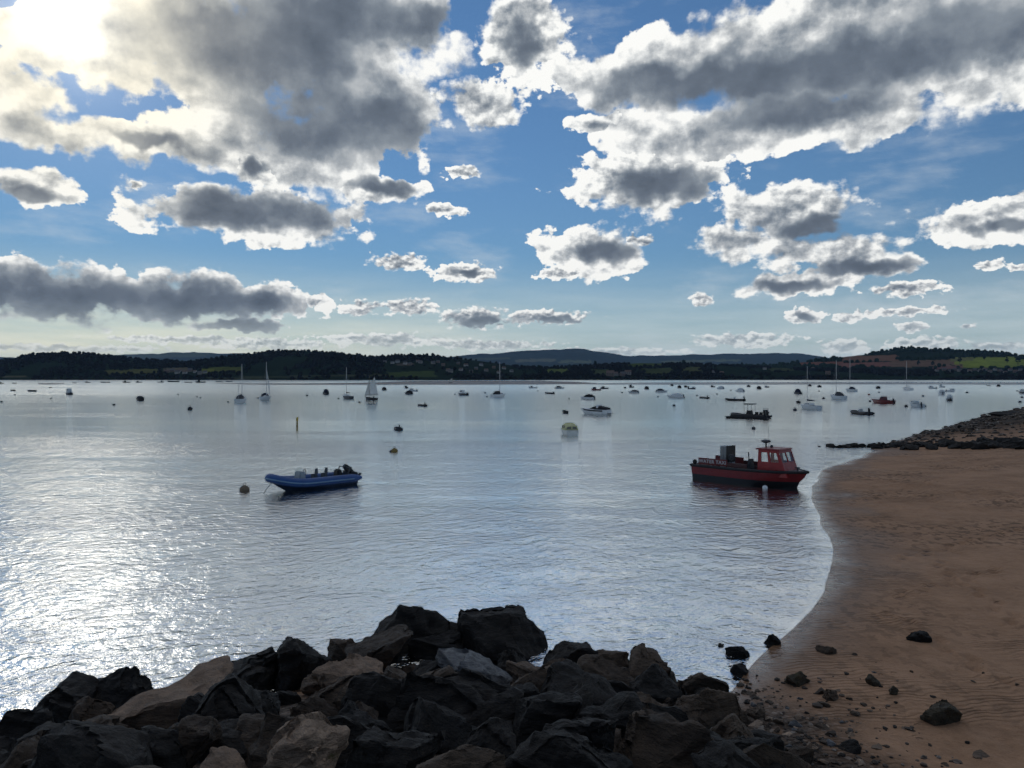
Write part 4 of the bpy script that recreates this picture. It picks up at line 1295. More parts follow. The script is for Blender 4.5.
def motorboat(L, hull=WHITE, cabin=WHITE, top=0.75, bottom=BLACK, motor=True, boot=None, cab=(-0.02, 0.28), screen=True):
    """small open-backed boat with a cuddy"""
    def mk(root):
        B, fb, fs = L * 0.39, L * 0.12 + 0.28, L * 0.085 + 0.22
        add_hull(root, L, B, fb, fs, 0.3, hull, bottom, boot, deck=cabin, cockpit=(0.06, 0.42), rake=L * 0.14)
        add_cabin(root, L * cab[0], L * cab[1], B * 0.66, fs + 0.03, top, cabin, front=0.45)
        m = MB(); m.box(-L * 0.30, -L * 0.22, -B * 0.36, B * 0.36, fs * 0.35, fs * 0.85); m.build('seat', paint(DGREY, 0.8), root)
        r = MB()
        pts = [(L * 0.47, 0, fb + 0.35), (L * 0.36, B * 0.27, fb + 0.32), (L * 0.2, B * 0.42, fb + 0.15)]
        r.tube(pts, 0.016, 5); r.tube([(x, -y, z) for x, y, z in pts], 0.016, 5); r.tube([(L * 0.47, 0, fb), pts[0]], 0.016, 5)
        r.build('bow_rail', paint((0.4, 0.4, 0.4), 0.3), root)
        if motor:
            add_outboard(root, -L / 2 - 0.16, fs * 0.75, 0.9)
    return mk

def hooded(L, hull=WHITE, hood=NAVY, bottom=BLACK, span=(-0.40, 0.22), height=0.95, panes=False, motor=True):
    """small boat under a canvas hood"""
    def mk(root):
        B, fb, fs = L * 0.39, L * 0.11 + 0.25, L * 0.085 + 0.22
        add_hull(root, L, B, fb, fs, 0.3, hull, bottom, deck=hull, cockpit=(0.06, 0.5), rake=L * 0.14)
        h = MB()
        rg = []
        for t in (0, 0.12, 0.4, 0.7, 0.9, 1.0):
            x = L * (span[0] + (span[1] - span[0]) * t)
            k = height * min(1.0, 0.55 + 2.5 * t) * (1 - 0.85 * max(0, t - 0.62) / 0.38)
            w = B * 0.47 * (1 - 0.35 * max(0, t - 0.6) / 0.4)
            rg.append([(x, -w, fs), (x, -w * 0.92, fs + 0.55 * k), (x, -w * 0.6, fs + 0.93 * k), (x, 0, fs + k), (x, w * 0.6, fs + 0.93 * k), (x, w * 0.92, fs + 0.55 * k), (x, w, fs)])
        h.rings(rg)
        hd = h.build('canvas_hood', paint(hood, 0.9), root, smooth=True)
        if panes:
            g = MB()
            x0, x1 = L * span[0] + 0.3, L * (span[0] + (span[1] - span[0]) * 0.62)
            for s in (-1, 1):
                for k in range(2):
                    a = x0 + (x1 - x0) * k / 2; b_ = a + (x1 - x0) / 2 - 0.1
                    g.add([(a, s * B * 0.455, fs + 0.25 * height), (b_, s * B * 0.455, fs + 0.25 * height), (b_, s * B * 0.425, fs + 0.62 * height), (a, s * B * 0.425, fs + 0.62 * height)], [(0, 1, 2, 3)])
            e = L * span[0] - 0.02
            for s in (-1, 1):
                g.add([(e, s * B * 0.05, fs + 0.12), (e, s * B * 0.36, fs + 0.12), (e, s * B * 0.30, fs + 0.46 * height), (e, s * B * 0.05, fs + 0.50 * height)], [(0, 1, 2, 3)])
            g.build('window', paint((0.16, 0.16, 0.13), 0.12), hd)
        if motor:
            add_outboard(root, -L / 2 - 0.16, fs * 0.75, 0.9)
    return mk

def open_boat(L, hull=DGREY, inside=TAN, motor=True, people=False):
    def mk(root):
        B, fb, fs = L * 0.38, L * 0.10 + 0.22, L * 0.075 + 0.17
        add_hull(root, L, B, fb, fs, 0.2, hull, deck=inside, cockpit=(0.05, 0.86), rake=L * 0.12, n=14)
        for t in (-0.22, 0.12):
            m = MB(); m.box(L * t - 0.12, L * t + 0.12, -B * 0.41, B * 0.41, fs * 0.72, fs * 0.78); m.build('thwart', paint(TAN, 0.7), root)
        if motor:
            add_outboard(root, -L / 2 - 0.13, fs * 0.75, 0.75)
    return mk

def inflatable(L, tube=DGREY, motor=True, console=False, floor=DGREY):
    def mk(root):
        B, r = L * 0.40, L * 0.042 + 0.03
        pts = []
        for k in range(25):
            a = k / 24 * 2 - 1
            s = 1 if a > 0 else -1
            q = abs(a)
            if q > 0.45:
                t = (1 - q) / 0.55
                pts.append((-L / 2 + t * L * 0.62, s * (B / 2 - r), r * 0.9))
            else:
                th = (0.45 - q) / 0.45 * math.pi / 2
                pts.append((-L / 2 + L * 0.62 + math.sin(th) * (L * 0.38 - r), s * (B / 2 - r) * math.cos(th) ** 0.8, r * 0.9 + 0.16 * L * 0.2 * math.sin(th) ** 2))
        m = MB(); m.tube(pts, [r * 0.55] + [r] * 23 + [r * 0.55], 10); m.build('tube', paint(tube, 0.55), root, smooth=True)
        f = MB(); f.box(-L * 0.44, L * 0.34, -B * 0.33, B * 0.33, -0.1, 0.08, top=(0, L * 0.0, -0.02)); f.build('floor', paint(floor, 0.7), root)
        t = MB(); t.box(-L * 0.46, -L * 0.44, -B * 0.3, B * 0.3, -0.1, 0.45); t.build('transom', paint(floor, 0.6), root)
        if console:
            c = MB(); c.box(-L * 0.02, L * 0.08, -B * 0.17, B * 0.17, 0.08, 0.95, top=(0.0, 0.16, 0.04)); c.build('console', paint(PALE), root, bevel=0.03)
        if motor:
            add_outboard(root, -L * 0.47, 0.38, L * 0.19)
    return mk

def cruiser(L):
    """white sports cruiser, dark window band along the side, black cover over the cockpit"""
    def mk(root):
        B, fb, fs = 2.3, 1.15, 0.85
        rg = add_hull(root, L, B, fb, fs, 0.35, WHITE, NAVY, WHITE, deck=WHITE, cockpit=(0.05, 0.40), rake=1.0, fine=1.7)
        s = MB()
        for sd in (0, 10):
            rows = []
            for r in rg[2:15]:
                a, b_ = Vector(r[sd]), Vector(r[1 if sd == 0 else 9])
                e = Vector((0, 0.014 if sd == 0 else -0.014, 0))
                rows.append([a.lerp(b_, 0.25) + e, a.lerp(b_, 0.95) + e])
            s.rings(rows, cap=False)
        s.build('side_stripe', paint(BLACK, 0.2), root)
        c = MB()
        rr = []
        for t in np.linspace(0, 1, 8):
            x = -L * 0.47 + t * L * 0.66
            k = 0.62 * min(1, 0.55 + 1.3 * t) * (1 - max(0, (t - 0.55) / 0.45) ** 1.4 * 0.92) + 0.05
            w = 0.98 * (1 - 0.42 * t ** 2.5)
            rr.append([(x, -w, fs + 0.04), (x, -w * 0.86, fs + 0.75 * k), (x, -w * 0.4, fs + k), (x, w * 0.4, fs + k), (x, w * 0.86, fs + 0.75 * k), (x, w, fs + 0.04)])
        c.rings(rr)
        c.build('cockpit_cover', paint(BLACK, 0.8), root, smooth=True)
        d = MB()
        d.box(-L * 0.2, -L * 0.14, -0.95, 0.95, fs + 0.3, fs + 0.86, top=(0.05, -0.05, 0.12)); d.build('arch', paint(WHITE), root, bevel=0.02)
        p = MB(); p.box(-L / 2 - 0.5, -L / 2 + 0.02, -0.85, 0.85, 0.16, 0.25); p.build('swim_platform', paint(DGREY), root)
        r = MB(); pts = [(L * 0.48, 0, fb + 0.4), (L * 0.36, 0.55, fb + 0.36), (L * 0.2, 0.9, fb + 0.22)]
        r.tube(pts, 0.018, 5); r.tube([(x, -y, z) for x, y, z in pts], 0.018, 5); r.tube([(L * 0.48, 0, fb - 0.03), pts[0]], 0.018, 5); r.build('bow_rail', paint((0.4, 0.4, 0.4), 0.3), root)
    return mk

def workrib(L):
    """big dark rigid inflatable with a console under a square frame and twin motors"""
    def mk(root):
        inflatable(L, BLACK, motor=False, floor=BLACK)(root)
        c = MB(); c.box(-0.55, 0.45, -0.45, 0.45, 0.08, 1.15, top=(0.1, 0.25, 0.06)); c.build('console', paint(BLACK, 0.5), root, bevel=0.04)
        t = MB()
        for x in (-0.75, 0.55):
            for y in (-0.55, 0.55):
                t.tube([(x, y, 0.1), (x, y, 2.15)], 0.03, 6)
        for x in (-0.75, 0.55):
            t.tube([(x, -0.55, 2.11), (x, 0.55, 2.11)], 0.03, 6)
        for y in (-0.55, 0.55):
            t.tube([(-0.75, y, 2.10), (0.55, y, 2.10)], 0.028, 6)
        t.build('top_frame', paint(DGREY, 0.4), root)
        u = MB(); u.box(-0.95, 0.75, -0.7, 0.7, 2.15, 2.24); u.build('canopy', paint(DGREY, 0.8), root, bevel=0.03)
        s = MB()
        for x in (-1.3, -2.0):
            s.box(x - 0.22, x + 0.22, -0.28, 0.28, 0.08, 0.95, top=(0.0, 0.12, 0.03))
        s.build('seat', paint(BLACK, 0.7), root, bevel=0.03)
        a = MB(); a.tube([(-2.75, -0.7, 0.3), (-2.85, -0.7, 1.55), (-2.85, 0.7, 1.55), (-2.75, 0.7, 0.3)], 0.035, 6); a.build('arch', paint(DGREY, 0.4), root)
        for y in (-0.4, 0.4):
            add_outboard(root, -L * 0.47, 0.45, 1.15, 0.25, y)
    return mk

def gaffer(L, H):
    """old gaff rigged boat under full white sail"""
    def mk(root):
        B, fb, fs = L * 0.33, 0.95, 0.62
        add_hull(root, L, B, fb, fs, 0.4, BLACK, deck=TAN, cockpit=(0.08, 0.5), rake=0.4)
        m = MB(); m.tube([(0.6, 0, 0.3), (0.6, 0, H)], [0.07, 0.04]); mast = m.build('mast', paint(TAN, 0.6), root)
        b = MB(); b.tube([(0.55, 0, 1.25), (-L * 0.52, -0.5, 1.35)], 0.05); b.build('boom', paint(TAN, 0.6), root)
        g = MB(); g.tube([(0.55, 0, H * 0.68), (-L * 0.26, -0.35, H * 0.98)], 0.04); g.build('gaff', paint(TAN, 0.6), root)
        def sail(name, quad, belly):
            n = 8
            rows = []
            for i in range(n + 1):
                row = []
                for j in range(n + 1):
                    u, v = i / n, j / n
                    p = Vector(quad[0]).lerp(quad[1], u).lerp(Vector(quad[3]).lerp(quad[2], u), v)
                    p.y -= belly * math.sin(math.pi * u) * math.sin(math.pi * (0.15 + 0.75 * v))
                    row.append(p)
                rows.append(row)
            k = MB(); k.rings(rows, cap=False)
            o = k.build(name, paint((0.80, 0.79, 0.74), 0.9), root, smooth=True)
            sd = o.modifiers.new('thick', 'SOLIDIFY'); sd.thickness = 0.015
        sail('mainsail', [(0.5, 0, 1.35), (-L * 0.50, -0.5, 1.45), (-L * 0.25, -0.35, H * 0.96), (0.5, 0, H * 0.67)], 0.35)
        sail('jib', [(L * 0.56, 0, 1.15), (0.9, -0.55, 1.25), (0.66, 0, H * 0.80), (0.72, 0, H * 0.82)], 0.3)
        s = MB(); s.tube([(L * 0.4, 0, 0.9), (L * 0.62, 0, 1.1)], 0.05); s.build('bowsprit', paint(TAN, 0.6), root)
        h = MB()
        h.box(-1.2, -0.85, -0.2, 0.15, 0.5, 1.15, top=(0.05, 0.05, 0.05)); h.build('locker', paint(NAVY, 0.8), root, bevel=0.04)
    return mk

def place(root, px, py, heading, width_px, L, B):
    """put a floating thing with its waterline at the photo's row; scale it to its width there"""
    c = ground_at(px, py)
    view = math.atan2(c.x, c.y)
    want = width_px * c.y / FPX * math.cos(view)
    c2 = (want * want - B * B) / (L * L - B * B)
    s = want / L if c2 > 1 else want / B if c2 < 0.02 else 1.0
    a = math.acos(math.sqrt(min(1.0, max(0.02, c2))))      # how far she is turned from broadside
    if math.cos(R(heading)) < 0:
        a = math.pi - a
    if math.sin(R(heading)) < 0:
        a = -a
    root.location = (c.x, c.y, 0.0)
    root.rotation_euler = (0, 0, a - view)
    root.scale = (s, s, s)
    return s

def mast_to(row, px, py, width_px, L, B):
    """mast height that reaches a row of the photo"""
    c = ground_at(px, py)
    want = width_px * c.y / FPX * math.cos(math.atan2(c.x, c.y))
    s = want / L if want > L else want / B if want < B * 1.05 else 1.0
    return (EYE + (HORIZON - row) / FPX * c.y) / s
# ------------------------------------------------------------------ the two near boats
def lettering(text, size, mat, parent, loc, rot):
    cu = bpy.data.curves.new('lettering', 'FONT')
    cu.body = text
    cu.size = size
    cu.extrude = 0.004
    cu.align_x = 'CENTER'
    cu.align_y = 'CENTER'
    cu.space_character = 1.12
    cu.offset = 0.008
    tmp = bpy.data.objects.new('lettering', cu)
    COL.objects.link(tmp)
    dg = bpy.context.evaluated_depsgraph_get()
    me = bpy.data.meshes.new_from_object(tmp.evaluated_get(dg))
    bpy.data.objects.remove(tmp)
    bpy.data.curves.remove(cu)
    me.materials.clear()
    me.materials.append(mat)
    ob = bpy.data.objects.new('lettering', me)
    COL.objects.link(ob)
    ob.parent = parent
    ob.location = loc
    ob.rotation_euler = rot
    return ob

def water_taxi():
    root = empty('water_taxi', 'red passenger boat with a small wheelhouse and a name board, nosed up to the sand', 'boat')
    L, B, fb, fs = 7.0, 2.35, 0.98, 0.90
    redp, blk = paint((0.20, 0.016, 0.018), 0.45), paint(BLACK, 0.6)
    rg = add_hull(root, L, B, fb, fs, 0.35, (0.20, 0.015, 0.018), BLACK, BLACK, deck=(0.10, 0.05, 0.05), cockpit=(0.04, 0.60), transom=0.86, rake=0.75, fine=3.6, bootf=0.36)
    # heavy black fendering round the gunwale
    m = MB()
    for side in (0, 10):
        m.tube([(Vector(r[side]) + Vector((0, 0.03 if side == 0 else -0.03, -0.03))) for r in rg], 0.085, 8)
    m.tube([Vector(rg[0][0]) + Vector((-0.03, 0, -0.03)), Vector(rg[0][10]) + Vector((-0.03, 0, -0.03))], 0.085, 8)
    m.build('fender', blk, root, smooth=True)
    # name board on both sides
    for s in (-1, 1):
        b = MB()
        b.box(-2.98, -1.02, -0.03, 0.03, 0, 0.40)
        for x in (-2.9, -2.0, -1.1):
            b.box(x - 0.03, x + 0.03, 0.03, 0.07, -0.25, 0.38)
        bd = b.build('name_board', paint((0.13, 0.012, 0.014), 0.5), root)
        bd.location = (0, s * 0.98, fs + 0.07)
        if s > 0:
            bd.rotation_euler = (0, 0, 0)
        lettering('WATER TAXI', 0.29, paint((0.48, 0.46, 0.46), 0.6), bd, (-2.0, s * 0.036, 0.20), (R(90), 0, 0 if s < 0 else R(180)))
    # low side rail forward of the board
    for s in (-1, 1):
        r = MB()
        r.box(-1.0, 0.28, s * 0.98 - 0.03, s * 0.98 + 0.03, fs + 0.05, fs + 0.30)
        r.build('bulwark', paint((0.06, 0.012, 0.014), 0.5), root)
    # wheelhouse: posts, sills and roof with open window holes and glass in them
    zc, x0, x1, hw, H = fs + 0.06, 0.85, 2.55, 0.80, 1.16
    w = MB()
    def xb(z, front):          # front edge leans back
        return x1 - 0.42 * (z - zc) / H if front else x0 + 0.05 * (z - zc) / H
    def slab(z0, z1, y0, y1):
        w.add([(xb(z0, 0), y0, z0), (xb(z0, 1), y0, z0), (xb(z0, 1), y1, z0), (xb(z0, 0), y1, z0), (xb(z1, 0), y0, z1), (xb(z1, 1), y0, z1), (xb(z1, 1), y1, z1), (xb(z1, 0), y1, z1)],
              [(3, 2, 1, 0), (4, 5, 6, 7), (0, 1, 5, 4), (1, 2, 6, 5), (2, 3, 7, 6), (3, 0, 4, 7)])
    sill, head = zc + 0.48, zc + 1.02
    for s in (-1, 1):
        y0, y1 = sorted((s * hw, s * (hw - 0.06)))
        slab(zc - 0.35, sill, y0, y1)
        slab(head, zc + H, y0, y1)
        for f0, f1 in ((0.0, 0.14), (0.43, 0.53), (0.86, 1.0)):
            a0, a1 = [xb(sill, 0) + (xb(sill, 1) - xb(sill, 0)) * f for f in (f0, f1)]
            b0, b1 = [xb(head, 0) + (xb(head, 1) - xb(head, 0)) * f for f in (f0, f1)]
            w.add([(a0, y0, sill), (a1, y0, sill), (a1, y1, sill), (a0, y1, sill), (b0, y0, head), (b1, y0, head), (b1, y1, head), (b0, y1, head)],
                  [(3, 2, 1, 0), (4, 5, 6, 7), (0, 1, 5, 4), (1, 2, 6, 5), (2, 3, 7, 6), (3, 0, 4, 7)])
    # front wall below and above the windscreen, with a centre post
    for z0, z1, ya, yb in ((zc - 0.35, sill, -hw + 0.06, hw - 0.06), (head, zc + H, -hw + 0.06, hw - 0.06), (sill, head, -0.05, 0.05)):
        w.add([(xb(z0, 1) - 0.06, ya, z0), (xb(z0, 1), ya, z0), (xb(z0, 1), yb, z0), (xb(z0, 1) - 0.06, yb, z0), (xb(z1, 1) - 0.06, ya, z1), (xb(z1, 1), ya, z1), (xb(z1, 1), yb, z1), (xb(z1, 1) - 0.06, yb, z1)],
              [(3, 2, 1, 0), (4, 5, 6, 7), (0, 1, 5, 4), (1, 2, 6, 5), (2, 3, 7, 6), (3, 0, 4, 7)])
    wh = w.build('wheelhouse', paint((0.30, 0.02, 0.024), 0.4), root)
    for s in (-1, 1):
        for f0, f1 in ((0.14, 0.43), (0.53, 0.86)):
            g = MB()
            y = s * (hw - 0.03)
            q = [(xb(z, 0) + (xb(z, 1) - xb(z, 0)) * f, y, z) for z, f in ((sill, f0), (sill, f1), (head, f1), (head, f0))]
            g.add(q, [(0, 1, 2, 3)])
            g.build('window', glass_mat(), wh)
    g = MB()
    for ya, yb in ((-hw + 0.06, -0.05), (0.05, hw - 0.06)):
        g.add([(xb(sill, 1) - 0.03, ya, sill), (xb(sill, 1) - 0.03, yb, sill), (xb(head, 1) - 0.03, yb, head), (xb(head, 1) - 0.03, ya, head)], [(0, 1, 2, 3)])
    g.build('windscreen', glass_mat(), wh)
    r = MB(); r.box(x0 - 0.12, x1 - 0.34, -hw - 0.07, hw + 0.07, zc + H + 0.002, zc + H + 0.09, top=(0.03, 0.05, 0.05)); roof = r.build('roof', paint((0.20, 0.018, 0.02), 0.4), wh, bevel=0.02)
    a = MB(); a.tube([(x0 + 0.12, 0, zc + H + 0.08), (x0 + 0.12, 0, zc + H + 0.36)], 0.05); a.tube([(x0 + 0.12, 0, zc + H + 0.34), (x0 + 0.12, 0, zc + H + 0.40), (x0 + 0.12, 0, zc + H + 0.50), (x0 + 0.12, 0, zc + H + 0.54)], [0.12, 0.27, 0.27, 0.12], 16); a.build('radar', paint(DGREY, 0.5), root)
    l = MB(); l.ball((x0 + 0.42, 0.1, zc + H + 0.16), 0.09); l.build('lamp', paint(DGREY, 0.3), root)
    ba = MB(); ba.tube([(x0 - 0.05, hw - 0.1, zc + H + 0.05), (x0 - 0.10, hw - 0.1, zc + H + 1.3)], 0.008, 4); ba.build('aerial', paint(DGREY), root)
    # tall cabinet amidships
    c = MB(); c.box(-1.86, -1.24, -0.36, 0.36, 0.4, fs + 1.24); cb = c.build('cabinet', paint((0.40, 0.42, 0.43), 0.35), root, bevel=0.015)
    d = MB()
    d.box(-1.845, -1.62, -0.385, -0.363, fs + 0.3, fs + 1.19); d.box(-1.59, -1.43, -0.385, -0.363, fs + 0.3, fs + 1.19); d.build('door', paint((0.22, 0.23, 0.24), 0.35), cb)
    e = MB(); e.box(-1.41, -1.235, -0.39, 0.38, fs + 0.25, fs + 1.255); e.build('black_end', paint(BLACK, 0.5), cb)
    # life ring, helm post, stern fender, mooring bits
    b = MB()
    pts = [(-0.98 + 0.17 * math.cos(t), -0.55, fs + 0.58 + 0.17 * math.sin(t)) for t in np.linspace(0, 2 * math.pi, 17)]
    b.tube(pts, 0.05, 8, cap=False); b.ball((-0.98, -0.55, fs + 0.58), 0.11, 0.05, 0.11); b.tube([(-0.98, -0.55, 0.5), (-0.98, -0.55, fs + 0.45)], 0.03); b.build('life_ring', paint(DGREY, 0.6), root)
    h = MB(); h.box(-0.15, 0.15, -0.3, 0.3, 0.4, fs + 0.55, top=(0.1, 0.1, 0.05)); h.tube([(-0.12, 0, fs + 0.5), (-0.16, 0, fs + 0.95)], 0.035); h.build('engine_box', paint(DGREY, 0.6), root, bevel=0.03)
    f = MB(); f.ball((-3.3, -0.9, fs + 0.17), 0.14, 0.14, 0.17); f.build('stern_fender', blk, root, smooth=True)
    k = MB(); k.tube([(2.9, 0, fb), (2.9, 0, fb + 0.22)], 0.05); k.tube([(2.75, 0, fb + 0.17), (3.05, 0, fb + 0.17)], 0.035); k.build('bollard', paint(DGREY), root)
    for xx in (-2.6, -1.3):
        s = MB(); s.box(xx - 0.2, xx + 0.2, -0.85, 0.85, 0.42, 0.82); s.build('seat', paint((0.08, 0.03, 0.03), 0.7), root)
    place(root, 750.8, 482.8, -3, 111, L + 0.1, B)
    return root

def blue_rib():
    root = empty('inflatable_boat', 'long blue inflatable boat with a pale stripe, moored alone on the open water', 'inflatable boat')
    L, B, r = 5.6, 2.15, 0.25
    pts = []
    for k in range(41):
        a = k / 40 * 2 - 1
        s, q = (1 if a > 0 else -1), abs(a)
        if q > 0.5:
            t = (1 - q) / 0.5
            pts.append((-L / 2 + t * L * 0.58, s * (B / 2 - r), 0.40 + 0.03 * t))
        else:
            th = (0.5 - q) / 0.5 * math.pi / 2
            pts.append((-L / 2 + L * 0.58 + math.sin(th) * (L * 0.42 - r), s * (B / 2 - r) * math.cos(th) ** 0.75, 0.43 + 0.36 * math.sin(th) ** 2.2))
    t = MB(); t.tube(pts, [0.10, 0.2] + [r] * 37 + [0.2, 0.10], 14)
    tube = t.build('tube', paint((0.022, 0.078, 0.235), 0.5), root, smooth=True)
    for off, rad, c in ((-0.01, 0.045, (0.16, 0.27, 0.40)), (-0.15, 0.035, (0.05, 0.09, 0.2))):
        m = MB()
        out = []
        for i, p in enumerate(pts[2:-2]):
            p = Vector(p); q = Vector(pts[min(i + 3, 40)]) - Vector(pts[i + 1]); q.z = 0; nrm = Vector((q.y, -q.x, 0)).normalized()
            if nrm.dot(Vector((p.x * 0.3 + 0.6, p.y, 0))) < 0:
                nrm = -nrm
            rr = math.sqrt(max(0, r * r - off * off))
            out.append(p + nrm * (rr - rad * 0.35) + Vector((0, 0, off)))
        m.tube(out, rad, 6)
        m.build('rubbing_strip', paint(c, 0.6), tube, smooth=True)
    # grab line along the tubes
    h = MB()
    rg = hull_rings(5.2, 1.75, 0.62, 0.40, 0.22, transom=0.95, rake=1.1, fine=1.8)
    h.rings(rg, cap=False); h.add(rg[0], [tuple(range(11))]); h.build('hull', paint((0.035, 0.05, 0.085), 0.45), root, smooth=True)
    d = MB(); d.box(-2.5, 1.4, -0.72, 0.72, 0.24, 0.28); d.build('floor', paint(PALE, 0.6), root)
    c = MB(); c.box(0.55, 1.05, -0.36, 0.36, 0.28, 1.02, top=(0.06, 0.14, 0.05)); cs = c.build('console', paint((0.34, 0.37, 0.38), 0.4), root, bevel=0.04)
    w = MB(); w.add([(0.92, -0.3, 1.02), (0.92, 0.3, 1.02), (0.80, 0.26, 1.22), (0.80, -0.26, 1.22)], [(0, 1, 2, 3)]); w.build('windscreen', glass_mat(), cs)
    sw = MB(); sw.tube([(0.47 + 0.02 * math.cos(a), 0.17 * math.cos(a), 0.93 + 0.17 * math.sin(a)) for a in np.linspace(0, 6.283, 15)], 0.022, 6, cap=False); sw.tube([(0.48, 0, 0.93), (0.6, 0, 0.9)], 0.03); sw.build('steering_wheel', paint(BLACK), cs)
    for x in (-0.15, -0.80):
        s = MB(); s.box(x - 0.13, x + 0.13, -0.2, 0.2, 0.28, 0.78, top=(0.02, 0.02, 0.03)); s.box(x - 0.15, x - 0.08, -0.17, 0.17, 0.78, 1.08, top=(-0.02, 0.05, 0.04)); s.build('seat', paint((0.07, 0.08, 0.09), 0.7), root, bevel=0.03)
    tr = MB(); tr.box(-2.62, -2.54, -0.75, 0.75, 0.05, 0.72); tr.build('transom', paint(DGREY), root)
    a = MB(); a.tube([(-2.0, -0.6, 0.5), (-2.2, -0.55, 1.0), (-2.2, 0.55, 1.0), (-2.0, 0.6, 0.5)], 0.035, 8); a.build('arch', paint(DGREY, 0.4), root)
    add_outboard(root, -2.72, 0.62, 0.95, 0.9)
    m = MB(); m.box(-1.98, -1.52, -0.30, 0.30, 0.28, 0.92, top=(0.12, 0.06, 0.08)); m.build('locker', paint(BLACK, 0.5), root, bevel=0.06)
    b = MB(); b.tube([(2.45, 0, 0.58), (2.75, -0.03, 0.25), (2.98, -0.05, -0.05)], 0.018, 5); b.build('mooring_line', paint((0.25, 0.24, 0.2), 0.9), root)
    place(root, 312, 487.6, 185, 89, L, B)
    return root

# ------------------------------------------------------------------ buoys and stake
def buoy(px, py, w, c, label, eye=True, cap=None):
    root = empty('mooring_buoy', label, 'buoy', 'mooring buoys out on the water')
    b = MB(); b.ball((0, 0, 0.12), 0.5, 0.5, 0.46, 16, 10)
    b.build('float', paint(c, 0.6), root, smooth=True)
    if w > 3.2:
        r = MB(); r.tube([(0.13 * math.cos(a), 0, 0.70 + 0.13 * math.sin(a)) for a in np.linspace(0, 6.283, 11)], 0.03, 6, cap=False); r.tube([(0, 0, 0.5), (0, 0, 0.62)], 0.06)
        r.build('ring', paint(cap or DGREY, 0.5), root)
    c0 = ground_at(px, py)
    s = w * c0.y / FPX
    root.location = (c0.x, c0.y, 0)
    root.scale = (s, s, s)
    return root

BUOYS = [  # column, waterline row, width, colour, label
    (244.5, 491, 10, TAN, 'weathered brown buoy with a pale top, close off the bow of the blue inflatable'),
    (765, 488.3, 5.2, WHITE, 'white buoy floating close under the side of the red passenger boat'),
    (394.5, 452, 7, YELLOW, 'yellow-brown buoy in open water, nearer than the lone black dinghy'),
    (391, 452, 3.5, DGREY, 'small dark float tied to the yellow-brown buoy'),
    (753.5, 429, 4, DGREY, 'dark buoy alone in front of the big dark workboat'),
    (674, 406, 3.2, DGREY, 'dark buoy in front of the pale hooded cruiser'),
    (795, 410.5, 4, DGREY, 'dark buoy off the bow of the sailboat with the covered boom'),
    (768, 413, 3, DGREY, 'dark buoy right at the tail of the big dark workboat'),
    (823.5, 398.8, 3, DGREY, 'dark buoy just left of the large pale sailboat'),
    (906, 406.8, 3.6, DGREY, 'dark buoy off the left end of the pale boat nearest the shingle bank'),
    (923, 396.5, 2.6, DGREY, 'dark buoy beyond the pale boat nearest the shingle bank'),
    (967, 393, 2.6, BLACK, 'black buoy alone right of the white boats by the right shore'),
    (1022, 397.7, 2.6, DGREY, 'upper dark buoy of the two off the end of the shingle bank'),
    (1020, 402.5, 3.2, DGREY, 'lower dark buoy of the two off the end of the shingle bank'),
    (870, 401.6, 2.6, DGREY, 'dark buoy at the bow of the long red boat'),
    (869, 395, 2.4, ORANGE, 'dull orange buoy beyond the long red boat'),
    (114, 405.3, 3, DGREY, 'dark buoy below the small dark hooded boat on the left water'),
    (190, 409.5, 5, BLACK, 'wide black buoy alone, nearest on the left water'),
    (307, 396, 2.4, DGREY, 'tiny buoy between the sailboat with a loose jib and the small dark hooded boat'),
    (258, 398.3, 2, DGREY, 'tiny buoy at the left side of the sailboat with a loose jib'),
    (228, 402.3, 2.2, DGREY, 'tiny buoy left of the two-masted sailboat'),
    (338.5, 398.8, 2, DGREY, 'tiny buoy left of the plain sailboat next to the old sailing boat'),
    (359.5, 402.7, 2.4, TAN, 'brownish buoy in front of the old boat under full sail'),
    (197, 397.2, 1.6, TAN, 'thin upright marker buoy, one of a close pair on the left water'),
    (200.5, 398, 1.8, DGREY, 'round buoy, one of a close pair on the left water'),
    (178, 394.7, 1.7, DGREY, 'tiny dark buoy left of the close pair'),
    (51, 399, 2, DGREY, 'tiny dark buoy in front of the left cabin boat in the bright water'),
    (15, 395, 1.8, DGREY, 'tiny dark buoy between the two low boats in the bright water'),
    (1.5, 402.3, 2.6, DGREY, 'small dark buoy at the very left edge of the water'),
    (455, 394.7, 1.8, DGREY, 'tiny buoy at the bow of the pale motorboat with a tall cabin'),
    (485, 393.2, 2, DGREY, 'tiny buoy farther from the sailboat with the spray hood'),
    (487, 397, 2, DGREY, 'tiny buoy at the left side of the sailboat with the spray hood'),
    (569, 399, 1.8, TAN, 'tiny brownish buoy left of the black hooded boat'),
    (538, 391.3, 1.7, DGREY, 'tiny buoy between the two far boats off the sandbank'),
    (622, 393, 2, BLACK, 'black buoy left of the low pale hooded boat'),
    (625, 388.3, 2.8, BLACK, 'black buoy behind the low pale hooded boat'),
    (658, 397, 1.9, DGREY, 'tiny buoy left of the pale hooded cruiser'),
    (697, 396, 2, BLACK, 'tiny black buoy left of the dark dinghy with the boom'),
    (717, 394.3, 1.8, DGREY, 'tiny buoy behind the dark dinghy with the boom'),
    (731, 390.5, 1.7, TAN, 'tiny brownish buoy beside the white boat behind the low black boat'),
    (819, 391.5, 1.7, TAN, 'tiny pale buoy left of the large pale sailboat'),
    (879, 392.6, 1.9, DGREY, 'tiny dark buoy behind the long red boat'),
    (1017, 391.3, 1.8, DGREY, 'tiny dark buoy left of the boat cut by the picture edge'),
]

